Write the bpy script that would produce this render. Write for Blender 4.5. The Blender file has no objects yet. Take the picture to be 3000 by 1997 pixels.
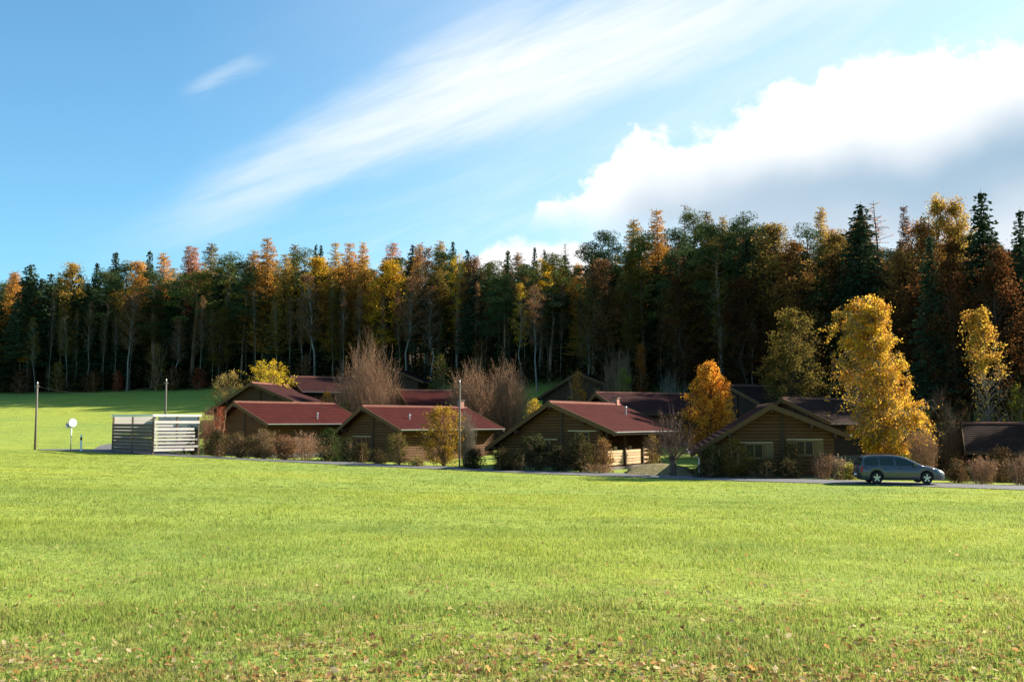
import bpy, math, random
import numpy as np
from mathutils import Vector

scene = bpy.context.scene
COL = scene.collection
PI = math.pi

# ------------------------------------------------------------------ camera
F_PX = 2945.0                      # focal length in pixels of the 3000 px wide photograph
HORIZON = 1235.0
EYE = np.array([0.0, 0.0, 1.6])
PITCH = math.atan((HORIZON - 998.5) / F_PX)
cam_data = bpy.data.cameras.new('camera')
cam_data.sensor_width = 36.0
cam_data.lens = 36.0 * F_PX / 3000.0
cam_data.clip_end = 3000.0
cam = bpy.data.objects.new('camera', cam_data)
cam.location = EYE
cam.rotation_euler = (PI / 2 + PITCH, 0, 0)
COL.objects.link(cam)
scene.camera = cam

SUN_EL = math.radians(28.5)
SUN_AZ = math.radians(64.0)        # clockwise from +Y (the view axis)

# ------------------------------------------------------------------ colour management
scene.view_settings.view_transform = 'Standard'
scene.view_settings.look = 'None'
scene.view_settings.gamma = 1.0
scene.view_settings.use_curve_mapping = False
EXPO = 1.55
scene.view_settings.exposure = EXPO
scene.cycles.use_denoising = True
scene.cycles.max_bounces = 6
scene.cycles.transmission_bounces = 4
scene.cycles.diffuse_bounces = 3

def ray(px, py):
    dx = (px - 1500.0) / F_PX
    dy = (998.5 - py) / F_PX
    c, s = math.cos(PITCH), math.sin(PITCH)
    return np.array([dx, c - dy * s, s + dy * c])

def P(px, py, D):
    r = ray(px, py)
    return EYE + r * (D / r[1])

def SK(px, py):
    r = ray(px, py)
    return math.atan2(r[0], r[1]), r[2] / math.hypot(r[0], r[1])

# ------------------------------------------------------------------ world
def build_world():
    w = bpy.data.worlds.new('World')
    scene.world = w
    w.use_nodes = True
    nt = w.node_tree
    nt.nodes.clear()
    N, L = nt.nodes.new, nt.links.new
    def val(x):
        return x
    def math_(op, a, b=None, c=None, clamp=False):
        n = N('ShaderNodeMath'); n.operation = op; n.use_clamp = clamp
        for i, v in enumerate((a, b, c)):
            if v is None: continue
            if isinstance(v, (int, float)): n.inputs[i].default_value = v
            else: L(v, n.inputs[i])
        return n.outputs[0]
    def sstep(x, lo, hi):
        n = N('ShaderNodeMapRange'); n.interpolation_type = 'SMOOTHSTEP'
        L(x, n.inputs[0])
        n.inputs[1].default_value = lo; n.inputs[2].default_value = hi
        n.inputs[3].default_value = 0; n.inputs[4].default_value = 1
        return n.outputs[0]
    def mix(f, a, b):
        n = N('ShaderNodeMix'); n.data_type = 'RGBA'
        for i, v in ((0, f), (6, a), (7, b)):
            if isinstance(v, (int, float)): n.inputs[i].default_value = v
            elif isinstance(v, tuple): n.inputs[i].default_value = v
            else: L(v, n.inputs[i])
        return n.outputs[2]
    tc = N('ShaderNodeTexCoord')
    sep = N('ShaderNodeSeparateXYZ'); L(tc.outputs['Generated'], sep.inputs[0])
    X, Y, Z = sep.outputs
    az = math_('ARCTAN2', X, Y)
    hyp = math_('SQRT', math_('ADD', math_('MULTIPLY', X, X), math_('MULTIPLY', Y, Y)))
    el = math_('DIVIDE', Z, math_('MAXIMUM', hyp, 0.001))
    A0 = 0.8
    un = math_('MULTIPLY_ADD', az, 1 / (2 * A0), 0.5, clamp=True)
    def curve(pts, k=1.0):
        """pts in photograph pixels -> elevation (tangent) as a function of azimuth"""
        n = N('ShaderNodeFloatCurve')
        L(un, n.inputs['Value'])
        cv = n.mapping.curves[0]
        q = []
        for px, v in pts:
            a, e = SK(px, v)
            q.append(((a + A0) / (2 * A0), e))
        for i, (x, y) in enumerate(q):
            if i < 2: cv.points[i].location = (x, y)
            else: cv.points.new(x, y)
        for p_ in cv.points: p_.handle_type = 'AUTO_CLAMPED'
        n.mapping.extend = 'HORIZONTAL'
        n.mapping.use_clip = False
        n.mapping.update()
        return n.outputs[0]
    def curve_v(pts):
        n = N('ShaderNodeFloatCurve')
        L(un, n.inputs['Value'])
        cv = n.mapping.curves[0]
        for i, (px, v) in enumerate(pts):
            x = (SK(px, 400)[0] + A0) / (2 * A0)
            if i < 2: cv.points[i].location = (x, v)
            else: cv.points.new(x, v)
        for p_ in cv.points: p_.handle_type = 'AUTO_CLAMPED'
        n.mapping.extend = 'HORIZONTAL'
        n.mapping.update()
        return n.outputs[0]
    # flat sky coordinates (azimuth, elevation)
    comb = N('ShaderNodeCombineXYZ'); L(az, comb.inputs[0]); L(el, comb.inputs[1])
    def noise(scale, detail=6, rough=0.55, rot=0.0, sc=(1, 1, 1), dist=0.0, lac=2.0):
        m = N('ShaderNodeMapping'); m.inputs['Rotation'].default_value = (0, 0, rot)
        m.inputs['Scale'].default_value = sc
        m0 = N('ShaderNodeMapping'); m0.inputs['Rotation'].default_value = (0, 0, rot)
        L(comb.outputs[0], m0.inputs[0])
        m.inputs['Rotation'].default_value = (0, 0, 0)
        L(m0.outputs[0], m.inputs[0])
        n = N('ShaderNodeTexNoise'); n.inputs['Scale'].default_value = scale
        n.inputs['Detail'].default_value = detail; n.inputs['Roughness'].default_value = rough
        n.inputs['Distortion'].default_value = dist; n.inputs['Lacunarity'].default_value = lac
        L(m.outputs[0], n.inputs['Vector'])
        return n.outputs[0]
    sky = N('ShaderNodeTexSky'); sky.sky_type = 'NISHITA'; sky.sun_disc = False
    sky.sun_elevation = SUN_EL; sky.sun_rotation = SUN_AZ
    sky.air_density = 1.0; sky.dust_density = 1.5; sky.ozone_density = 1.6; sky.altitude = 400
    sstr = N('ShaderNodeVectorMath'); sstr.operation = 'MULTIPLY'
    L(sky.outputs[0], sstr.inputs[0]); sstr.inputs[1].default_value = SKY_TINT
    base = sstr.outputs[0]
    # fade of all clouds well outside the frame
    win = math_('MULTIPLY', sstep(az, -0.95, -0.55), math_('SUBTRACT', 1.0, sstep(az, 0.62, 0.98)))
    # ---- cirrus band
    ctop = curve([(300, 660), (560, 560), (850, 395), (1150, 235), (1400, 95), (1700, 5), (2100, -80), (2600, -170)])
    cbot = curve([(300, 760), (600, 700), (900, 585), (1250, 470), (1700, 320), (2100, 165), (2450, 25), (2800, -80)])
    st = noise(3.2, 5, 0.6, rot=-0.42, sc=(1.2, 6.5, 1), dist=0.4)
    st2 = noise(9.0, 6, 0.6, rot=-0.36, sc=(0.8, 7.0, 1), dist=0.6)
    wob = math_('MULTIPLY', math_('SUBTRACT', st, 0.5), 0.085)
    up = sstep(math_('ADD', math_('SUBTRACT', ctop, el), wob), -0.030, 0.050)
    dn = sstep(math_('ADD', math_('SUBTRACT', el, cbot), wob), -0.030, 0.050)
    cint = curve_v([(150, 0.0), (450, 0.30), (800, 0.68), (1200, 0.88), (1600, 1.0), (2100, 0.9), (2700, 0.4)])
    tex = math_('ADD', math_('MULTIPLY', sstep(st2, 0.25, 0.72), 0.40), 0.66)
    cir = math_('MULTIPLY', math_('MULTIPLY', up, dn), math_('MULTIPLY', cint, tex), clamp=True)
    # faint veil under the band, towards the horizon
    veil = math_('MULTIPLY', sstep(math_('SUBTRACT', cbot, el), -0.05, 0.10), math_('MULTIPLY', cint, 0.22))
    veil = math_('MULTIPLY', veil, sstep(st2, 0.35, 0.75))
    # small wisp
    a0, e0 = SK(520, 298); a1, e1 = SK(800, 165)
    ang = math.atan2(e1 - e0, a1 - a0); ln = math.hypot(a1 - a0, e1 - e0)
    ca, sa = math.cos(ang), math.sin(ang)
    da = math_('SUBTRACT', az, a0); de = math_('SUBTRACT', el, e0)
    tt = math_('ADD', math_('MULTIPLY', da, ca / ln), math_('MULTIPLY', de, sa / ln))
    ss = math_('ADD', math_('MULTIPLY', da, -sa), math_('MULTIPLY', de, ca))
    ss = math_('ADD', ss, math_('MULTIPLY', math_('SUBTRACT', st, 0.5), 0.035))
    wsp = math_('MULTIPLY', sstep(tt, -0.02, 0.35), math_('SUBTRACT', 1.0, sstep(tt, 0.75, 1.08)))
    wsp = math_('MULTIPLY', wsp, math_('SUBTRACT', 1.0, sstep(math_('ABSOLUTE', ss), 0.0, 0.016)))
    wsp = math_('MULTIPLY', wsp, math_('MULTIPLY', sstep(st2, 0.2, 0.7), 0.30))
    thin = math_('MAXIMUM', math_('MAXIMUM', cir, veil), wsp)
    # milky high veil, thicker towards the sun's side
    milk = math_('MULTIPLY', curve_v([(500, 0.0), (1000, 0.10), (1500, 0.30), (2000, 0.46), (2600, 0.52), (3300, 0.5)]), math_('ADD', math_('MULTIPLY', sstep(st, 0.3, 0.7), 0.3), 0.75))
    thin = math_('SUBTRACT', 1.0, math_('MULTIPLY', math_('SUBTRACT', 1.0, thin), math_('SUBTRACT', 1.0, milk)))
    thin = math_('MULTIPLY', thin, win)
    # ---- cumulus
    tpts = [(1380, 800), (1560, 640), (1617, 575), (1693, 530), (1783, 492), (1800, 450), (1846, 400), (1986, 372), (2063, 340),
            (2165, 318), (2241, 285), (2330, 258), (2390, 240), (2412, 190), (2496, 150), (2547, 112), (2674, 116), (2801, 135),
            (2878, 150), (2929, 135), (3000, 122), (3200, 160), (3500, 260), (3800, 420)]
    ktop = curve(tpts)
    b1 = noise(13, 9, 0.56, dist=0.15)
    b2 = noise(42, 6, 0.6)
    bil = math_('ADD', math_('MULTIPLY', math_('SUBTRACT', b1, 0.5), 0.105), math_('MULTIPLY', math_('SUBTRACT', b2, 0.5), 0.045))
    hgt = math_('ADD', math_('SUBTRACT', ktop, el), bil)
    cm = sstep(hgt, -0.003, 0.013)
    kbot = curve([(1500, 600), (1617, 622), (1750, 655), (2000, 700), (2400, 760), (3000, 800), (3600, 850)])
    cm = math_('MULTIPLY', cm, sstep(math_('ADD', math_('SUBTRACT', el, kbot), math_('MULTIPLY', bil, 0.5)), -0.03, 0.03))
    cm = math_('MULTIPLY', cm, win)
    # grey base of the cloud
    gtop = curve([(1600, 720), (1800, 540), (1920, 458), (2100, 450), (2300, 438), (2600, 385), (2800, 335), (3000, 270), (3400, 240)])
    soft = noise(7, 4, 0.5)
    gd = math_('ADD', math_('SUBTRACT', gtop, el), math_('MULTIPLY', math_('SUBTRACT', soft, 0.5), 0.07))
    gr = sstep(gd, -0.015, 0.055)
    lowl = sstep(gd, 0.05, 0.15)
    gr = math_('MULTIPLY', gr, math_('SUBTRACT', 1.0, math_('MULTIPLY', lowl, 0.62)))
    gint = curve_v([(1700, 0.3), (1950, 0.72), (2300, 0.86), (2700, 0.95), (3000, 1.0)])
    gr = math_('MULTIPLY', gr, gint)
    k = 1.0 / (2 ** EXPO)
    white = (1.12 * k, 1.13 * k, 1.14 * k, 1)
    grey = (0.41 * k, 0.58 * k, 0.74 * k, 1)
    ccol = mix(gr, white, grey)
    # ---- little cloud low over the trees
    lt = curve([(1250, 1150), (1330, 900), (1385, 770), (1420, 712), (1520, 700), (1600, 698), (1690, 708), (1740, 735), (1850, 1000)])
    lm = sstep(math_('ADD', math_('SUBTRACT', lt, el), math_('MULTIPLY', bil, 0.45)), -0.003, 0.010)
    lm = math_('MULTIPLY', lm, win)
    c1 = mix(thin, base, (1.0 * k, 1.06 * k, 1.10 * k, 1))
    c2 = mix(cm, c1, ccol)
    c3 = mix(lm, c2, white)
    bg = N('ShaderNodeBackground'); L(c3, bg.inputs[0]); bg.inputs[1].default_value = 1.0
    out = N('ShaderNodeOutputWorld'); L(bg.outputs[0], out.inputs[0])

SKY_STRENGTH = 0.058
SKY_TINT = (SKY_STRENGTH * 0.74, SKY_STRENGTH * 1.21, SKY_STRENGTH * 1.32)
build_world()

sun_data = bpy.data.lights.new('sun', 'SUN')
sun_data.energy = 5.0
sun_data.angle = math.radians(0.53)
sun_data.color = (1.0, 0.90, 0.76)
sun = bpy.data.objects.new('sun', sun_data)
sd = Vector((math.sin(SUN_AZ) * math.cos(SUN_EL), math.cos(SUN_AZ) * math.cos(SUN_EL), math.sin(SUN_EL)))
sun.rotation_euler = sd.to_track_quat('Z', 'Y').to_euler()
sun.location = (60, 40, 60)
COL.objects.link(sun)

# ------------------------------------------------------------------ generic helpers
def np_mesh(name, V, Q=None, T=None, smooth=False):
    V = np.asarray(V, dtype=np.float32).reshape(-1, 3)
    Q = np.zeros((0, 4), np.int32) if Q is None else np.asarray(Q, np.int32).reshape(-1, 4)
    T = np.zeros((0, 3), np.int32) if T is None else np.asarray(T, np.int32).reshape(-1, 3)
    me = bpy.data.meshes.new(name)
    me.vertices.add(len(V)); me.vertices.foreach_set('co', V.ravel())
    nl = Q.size + T.size
    me.loops.add(nl)
    me.loops.foreach_set('vertex_index', np.concatenate([Q.ravel(), T.ravel()]).astype(np.int32))
    npoly = len(Q) + len(T)
    me.polygons.add(npoly)
    starts = np.concatenate([np.arange(len(Q)) * 4, Q.size + np.arange(len(T)) * 3]).astype(np.int32)
    me.polygons.foreach_set('loop_start', starts)
    if smooth:
        me.polygons.foreach_set('use_smooth', np.ones(npoly, dtype=bool))
    me.update(calc_edges=True)
    me.validate()
    return me

def tag(o, label=None, cat=None, group=None, kind=None):
    if label: o['label'] = label
    if cat: o['category'] = cat
    if group: o['group'] = group
    if kind: o['kind'] = kind
    return o

def thing(name, label, cat, loc=(0, 0, 0), rz=0.0, group=None, scale=(1, 1, 1)):
    o = bpy.data.objects.new(name, None)
    o.empty_display_size = 0.3
    o.location = loc; o.rotation_euler = (0, 0, rz); o.scale = scale
    COL.objects.link(o)
    return tag(o, label, cat, group)

def obj(name, me, mat=None, parent=None):
    o = bpy.data.objects.new(name, me)
    if mat is not None and len(me.materials) == 0:
        me.materials.append(mat)
    COL.objects.link(o)
    if parent is not None: o.parent = parent
    return o

class MB:
    def __init__(self): self.v = []; self.f = []
    def add(self, V, Fs):
        k = len(self.v)
        self.v += [tuple(map(float, p)) for p in V]
        self.f += [tuple(i + k for i in f) for f in Fs]
        return self
    def box(self, x0, x1, y0, y1, z0, z1):
        return self.add([(x0, y0, z0), (x1, y0, z0), (x1, y1, z0), (x0, y1, z0), (x0, y0, z1), (x1, y0, z1), (x1, y1, z1), (x0, y1, z1)],
                        [(0, 3, 2, 1), (4, 5, 6, 7), (0, 1, 5, 4), (1, 2, 6, 5), (2, 3, 7, 6), (3, 0, 4, 7)])
    def prism(self, poly, a0, a1, axis='y'):
        n = len(poly)
        if axis == 'y': V = [(p[0], a0, p[1]) for p in poly] + [(p[0], a1, p[1]) for p in poly]
        elif axis == 'x': V = [(a0, p[0], p[1]) for p in poly] + [(a1, p[0], p[1]) for p in poly]
        else: V = [(p[0], p[1], a0) for p in poly] + [(p[0], p[1], a1) for p in poly]
        Fs = [tuple(range(n)), tuple(range(2 * n - 1, n - 1, -1))]
        Fs += [(i, i + n, (i + 1) % n + n, (i + 1) % n) for i in range(n)]
        return self.add(V, Fs)
    def cyl(self, p0, p1, r0, r1=None, n=10):
        r1 = r0 if r1 is None else r1
        p0, p1 = Vector(p0), Vector(p1)
        d = (p1 - p0).normalized()
        u = d.orthogonal().normalized(); w = d.cross(u)
        V = []
        for p, r in ((p0, r0), (p1, r1)):
            for i in range(n):
                a = 2 * PI * i / n
                V.append(p + (u * math.cos(a) + w * math.sin(a)) * r)
        Fs = [tuple(range(n - 1, -1, -1)), tuple(range(n, 2 * n))]
        Fs += [(i, (i + 1) % n, (i + 1) % n + n, i + n) for i in range(n)]
        return self.add(V, Fs)
    def mesh(self, name, smooth=False):
        me = bpy.data.meshes.new(name)
        me.from_pydata(self.v, [], self.f)
        me.update()
        import bmesh
        bm = bmesh.new(); bm.from_mesh(me)
        bmesh.ops.recalc_face_normals(bm, faces=bm.faces)
        bm.to_mesh(me); bm.free()
        if smooth:
            me.polygons.foreach_set('use_smooth', np.ones(len(me.polygons), dtype=bool))
        return me
    def build(self, name, mat, parent=None, smooth=False):
        return obj(name, self.mesh(name, smooth), mat, parent)

# ------------------------------------------------------------------ materials
class NT:
    def __init__(self, name):
        self.m = bpy.data.materials.new(name); self.m.use_nodes = True
        self.t = self.m.node_tree; self.t.nodes.clear()
        self.out = self.t.nodes.new('ShaderNodeOutputMaterial')
    def n(self, kind, **kw):
        x = self.t.nodes.new(kind)
        for k, v in kw.items(): setattr(x, k, v)
        return x
    def l(self, a, b): self.t.links.new(a, b)
    def noise(self, vec, scale, detail=4, rough=0.55, dist=0.0):
        x = self.n('ShaderNodeTexNoise')
        x.inputs['Scale'].default_value = scale; x.inputs['Detail'].default_value = detail
        x.inputs['Roughness'].default_value = rough; x.inputs['Distortion'].default_value = dist
        if vec is not None: self.l(vec, x.inputs['Vector'])
        return x.outputs[0]
    def ramp(self, fac, stops):
        x = self.n('ShaderNodeValToRGB')
        e = x.color_ramp.elements
        while len(e) < len(stops): e.new(0.5)
        for i, (p, c) in enumerate(stops):
            e[i].position = p; e[i].color = (c[0], c[1], c[2], 1) if not isinstance(c, (int, float)) else (c, c, c, 1)
        self.l(fac, x.inputs[0])
        return x.outputs[0]
    def mix(self, f, a, b, mode='MIX'):
        x = self.n('ShaderNodeMix', data_type='RGBA', blend_type=mode)
        for i, v in ((0, f), (6, a), (7, b)):
            if isinstance(v, (int, float)): x.inputs[i].default_value = v
            elif isinstance(v, tuple): x.inputs[i].default_value = (v[0], v[1], v[2], 1)
            else: self.l(v, x.inputs[i])
        return x.outputs[2]
    def math(self, op, a, b=None, clamp=False):
        x = self.n('ShaderNodeMath', operation=op); x.use_clamp = clamp
        for i, v in enumerate((a, b)):
            if v is None: continue
            if isinstance(v, (int, float)): x.inputs[i].default_value = v
            else: self.l(v, x.inputs[i])
        return x.outputs[0]
    def mapping(self, vec, sc=(1, 1, 1), rot=(0, 0, 0)):
        x = self.n('ShaderNodeMapping'); x.inputs['Scale'].default_value = sc; x.inputs['Rotation'].default_value = rot
        self.l(vec, x.inputs[0]); return x.outputs[0]
    def principled(self, col, rough=0.7, metal=0.0, bump=None, bstr=0.3, spec=0.3, bdist=0.02):
        p = self.n('ShaderNodeBsdfPrincipled')
        if isinstance(col, tuple): p.inputs['Base Color'].default_value = (col[0], col[1], col[2], 1)
        else: self.l(col, p.inputs['Base Color'])
        if isinstance(rough, (int, float)): p.inputs['Roughness'].default_value = rough
        else: self.l(rough, p.inputs['Roughness'])
        p.inputs['Metallic'].default_value = metal
        p.inputs['Specular IOR Level'].default_value = spec
        if bump is not None:
            b = self.n('ShaderNodeBump'); b.inputs['Strength'].default_value = bstr; b.inputs['Distance'].default_value = bdist
            self.l(bump, b.inputs['Height']); self.l(b.outputs[0], p.inputs['Normal'])
        self.l(p.outputs[0], self.out.inputs[0])
        return p

def mat_simple(name, col, rough=0.7, metal=0.0, var=0.15, scale=3.0, spec=0.3):
    t = NT(name)
    tc = t.n('ShaderNodeTexCoord')
    n = t.noise(tc.outputs['Object'], scale, 5)
    c = t.mix(n, tuple(x * (1 - var) for x in col), tuple(min(1, x * (1 + var)) for x in col))
    t.principled(c, rough, metal, bump=n, bstr=0.1, spec=spec)
    return t.m

def mat_wood(name, c0, c1, grain=(0.6, 9, 9), rough=0.75):
    t = NT(name)
    tc = t.n('ShaderNodeTexCoord'); oi = t.n('ShaderNodeObjectInfo')
    g = t.noise(t.mapping(tc.outputs['Object'], grain), 2.2, 6, 0.6, 0.4)
    big = t.noise(tc.outputs['Object'], 0.9, 3)
    c = t.mix(t.ramp(g, [(0.3, 0.0), (0.7, 1.0)]), c0, c1)
    c = t.mix(t.math('MULTIPLY', big, 0.45), c, tuple(x * 0.5 for x in c0))
    hs = t.n('ShaderNodeHueSaturation')
    t.l(c, hs.inputs['Color'])
    t.l(t.math('MULTIPLY_ADD', oi.outputs['Random'], 0.35), hs.inputs['Value'])
    hs.inputs['Value'].links[0].from_node.inputs[2].default_value = 0.82
    t.principled(hs.outputs[0], rough, bump=g, bstr=0.25, bdist=0.01)
    return t.m

def mat_leaf(name, trans=0.45, var=0.4, rough=0.6, hue=0.035):
    """foliage: the tree's own colour (object colour), varied leaf by leaf"""
    t = NT(name)
    oi = t.n('ShaderNodeObjectInfo'); ge = t.n('ShaderNodeNewGeometry'); tc = t.n('ShaderNodeTexCoord')
    rp = ge.outputs['Random Per Island']
    cl = t.noise(tc.outputs['Object'], 0.55, 3)
    hs = t.n('ShaderNodeHueSaturation')
    t.l(oi.outputs['Color'], hs.inputs['Color'])
    v = t.math('ADD', t.math('MULTIPLY', rp, 2 * var), t.math('MULTIPLY', cl, 0.9))
    v = t.math('ADD', v, 1 - var - 0.45)
    t.l(v, hs.inputs['Value'])
    h = t.math('ADD', t.math('MULTIPLY', t.noise(tc.outputs['Object'], 0.8, 2), hue * 2), 0.5 - hue)
    h2 = t.math('ADD', h, t.math('MULTIPLY', t.math('SUBTRACT', rp, 0.5), hue))
    t.l(h2, hs.inputs['Hue'])
    d = t.n('ShaderNodeBsdfDiffuse'); t.l(hs.outputs[0], d.inputs[0])
    tr = t.n('ShaderNodeBsdfTranslucent'); t.l(hs.outputs[0], tr.inputs[0])
    mx = t.n('ShaderNodeMixShader'); mx.inputs[0].default_value = trans
    t.l(d.outputs[0], mx.inputs[1]); t.l(tr.outputs[0], mx.inputs[2])
    t.l(mx.outputs[0], t.out.inputs[0])
    return t.m

def mat_bark(name, c0, c1, sc=(4, 4, 1.2)):
    t = NT(name)
    tc = t.n('ShaderNodeTexCoord')
    n = t.noise(t.mapping(tc.outputs['Object'], sc), 2.0, 5, 0.65)
    c = t.mix(t.ramp(n, [(0.38, 0.0), (0.62, 1.0)]), c0, c1)
    t.principled(c, 0.9, bump=n, bstr=0.4, spec=0.1)
    return t.m

def mat_roof(name, c0, c1):
    t = NT(name)
    tc = t.n('ShaderNodeTexCoord')
    n = t.noise(tc.outputs['Object'], 1.3, 5, 0.6)
    n2 = t.noise(t.mapping(tc.outputs['Object'], (14, 5, 14)), 1.0, 3)
    st = t.noise(t.mapping(tc.outputs['Object'], (0.35, 3.5, 0.35)), 1.0, 4)
    c = t.mix(t.ramp(n, [(0.3, 0.0), (0.7, 1.0)]), c0, c1)
    c = t.mix(t.math('MULTIPLY', n2, 0.5), c, tuple(x * 0.55 for x in c0))
    c = t.mix(t.ramp(st, [(0.5, 0.0), (0.75, 0.45)]), c, tuple(x * 0.6 + 0.015 for x in c0))
    t.principled(c, 0.9, bump=n2, bstr=0.3, spec=0.05)
    return t.m

M = {}
M['leaf'] = mat_leaf('leaf', 0.5)
M['needle'] = mat_leaf('needle', 0.18, 0.3, hue=0.015)
M['larch'] = mat_leaf('larch_needle', 0.42, 0.35, hue=0.02)
M['bark'] = mat_bark('bark', (0.045, 0.032, 0.024), (0.10, 0.075, 0.055))
M['pine_bark'] = mat_bark('pine_bark', (0.11, 0.075, 0.05), (0.26, 0.17, 0.11))
M['birch_bark'] = mat_bark('birch_bark', (0.09, 0.08, 0.065), (0.36, 0.33, 0.29), (3, 3, 5))
M['twig'] = mat_bark('twig', (0.19, 0.105, 0.06), (0.34, 0.20, 0.12))
M['twig_dark'] = mat_bark('twig_dark', (0.07, 0.042, 0.032), (0.15, 0.095, 0.075))
M['twig_grey'] = mat_bark('twig_grey', (0.14, 0.12, 0.085), (0.27, 0.23, 0.17))
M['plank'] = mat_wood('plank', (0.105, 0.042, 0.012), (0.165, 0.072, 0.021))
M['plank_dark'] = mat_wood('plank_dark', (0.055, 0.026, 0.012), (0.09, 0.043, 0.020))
M['board_pale'] = mat_wood('board_pale', (0.50, 0.33, 0.17), (0.62, 0.43, 0.24))
M['barge'] = mat_wood('barge', (0.115, 0.056, 0.018), (0.18, 0.092, 0.030), (4, 1, 4))
M['frame'] = mat_wood('frame', (0.19, 0.105, 0.038), (0.26, 0.155, 0.06))
M['beam'] = mat_wood('beam', (0.06, 0.032, 0.017), (0.09, 0.05, 0.026))
M['grey_wood'] = mat_wood('grey_wood', (0.46, 0.42, 0.37), (0.62, 0.57, 0.51))  # enclosure boards, sunlit tone put into the colour
M['grey_wood_dark'] = mat_wood('grey_wood_dark', (0.11, 0.072, 0.05), (0.17, 0.115, 0.085))  # same boards on the shaded face, shade put into the colour
M['pole_wood'] = mat_wood('pole_wood', (0.11, 0.088, 0.066), (0.19, 0.155, 0.125), (9, 9, 0.8))
M['white_rim'] = mat_simple('white_rim', (0.72, 0.70, 0.64), 0.6)
M['roof_red'] = mat_roof('roof_red', (0.050, 0.0105, 0.0088), (0.072, 0.0155, 0.0130))
M['roof_brown'] = mat_roof('roof_brown', (0.036, 0.013, 0.013), (0.055, 0.020, 0.019))
M['roof_dark'] = mat_roof('roof_dark', (0.026, 0.0135, 0.0105), (0.042, 0.021, 0.016))  # tree shade on the back chalet roofs, put into their colour
M['ridge'] = mat_roof('ridge', (0.17, 0.07, 0.05), (0.24, 0.11, 0.08))
M['zinc'] = mat_simple('zinc', (0.45, 0.45, 0.45), 0.45, 0.5)
M['plaster'] = mat_simple('plaster', (0.13, 0.115, 0.095), 0.9)
M['clay'] = mat_simple('clay', (0.36, 0.17, 0.12), 0.85)
M['metal_grey'] = mat_simple('metal_grey', (0.38, 0.39, 0.40), 0.4, 0.6)
M['white_paint'] = mat_simple('white_paint', (0.80, 0.80, 0.78), 0.4, 0.0, 0.05)
M['black_paint'] = mat_simple('black_paint', (0.02, 0.02, 0.02), 0.5)
M['glass'] = None
_t = NT('glass')
_p = _t.principled((0.012, 0.014, 0.018), 0.1, spec=0.22)
M['glass'] = _t.m

# ------------------------------------------------------------------ terrain
FOREST = [(-400, 156, 1152), (0, 150, 1150), (600, 143, 1135), (1200, 131, 1118), (1700, 116, 1120), (2200, 103, 1150), (2600, 97, 1178), (3000, 92, 1195), (3500, 88, 1215)]
def Df(px):
    return float(np.interp(px, [f[0] for f in FOREST], [f[1] for f in FOREST]))
ROAD_EDGE = [(130, 1318, 75), (330, 1327, 72.5), (500, 1335, 70), (1000, 1362, 64), (1500, 1385, 58.5), (2000, 1405, 54), (2400, 1417, 51), (3000, 1437, 47.5)]
ctrl = [(0, 0, 0.0), (-8, 4, 0.02), (8, 4, -0.02), (0, -25, 0.9), (-40, -25, 1.0), (40, -25, 0.6), (0, 10, -0.2), (-6, 10, -0.18), (6, 10, -0.22),
        (0, 25, -0.62), (-40, 30, 0.1), (40, 25, -1.0), (-70, 60, 0.1), (60, 45, -1.9), (80, 70, -1.9), tuple(P(300, 1299, 80)), tuple(P(360, 1299, 81)), tuple(P(200, 1303, 80))]
for px, py, D in ROAD_EDGE:
    p = P(px, py, D); ctrl.append(tuple(p))
    q = P(px, py, D); ctrl.append((q[0] * (D + 4) / D, D + 4, q[2] + (0.03 if px > 400 else 0.1)))
HOUSE_BASES = [(688, 1177, 81, 4.2), (1065, 1189, 76, 4.2), (1607, 1178, 64, 4.2), (2260, 1185, 57, 4.15), (735, 1120, 99, 4.2), (870, 1103, 110, 4.2),
               (1150, 1078, 120, 4.2), (1250, 1143, 94, 4.2), (1690, 1090, 108, 4.2), (1850, 1150, 84, 4.2), (2200, 1127, 92, 4.2), (2350, 1165, 74, 4.2), (2900, 1232, 64, 3.7)]
for px, py, D, h in HOUSE_BASES:
    p = P(px, py, D); r = p[0] / D
    ctrl.append((p[0], D + 3, p[2] - h))
for px, D, py in FOREST:
    p = P(px, py, D); ctrl.append(tuple(p))
    ctrl.append((p[0] * 1.25, D + 45, p[2] + 5.0))
    ctrl.append((p[0] * 1.7, D + 130, p[2] + 15.0))
ctrl = np.array(ctrl)
def _tps(ctrl, lam=0.004):
    X = ctrl[:, :2] / 50.0; n = len(X)
    d = np.linalg.norm(X[:, None] - X[None], axis=2)
    K = np.where(d > 0, d * d * np.log(d + 1e-12), 0) + lam * np.eye(n)
    Pm = np.hstack([np.ones((n, 1)), X])
    A = np.block([[K, Pm], [Pm.T, np.zeros((3, 3))]])
    w = np.linalg.solve(A, np.concatenate([ctrl[:, 2], np.zeros(3)]))
    return X, w
_TX, _TW = _tps(ctrl)
def gz(x, y):
    x = np.atleast_1d(np.asarray(x, float)); y = np.atleast_1d(np.asarray(y, float))
    sh = x.shape
    Q = np.stack([x.ravel(), y.ravel()], 1) / 50.0
    out = np.empty(len(Q))
    for s in range(0, len(Q), 20000):
        q = Q[s:s + 20000]
        d = np.linalg.norm(q[:, None] - _TX[None], axis=2)
        U = np.where(d > 1e-9, d * d * np.log(d + 1e-12), 0)
        out[s:s + 20000] = U @ _TW[:-3] + _TW[-3] + q @ _TW[-2:]
    return out.reshape(sh)
def gz1(x, y): return float(gz([x], [y])[0])

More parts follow.
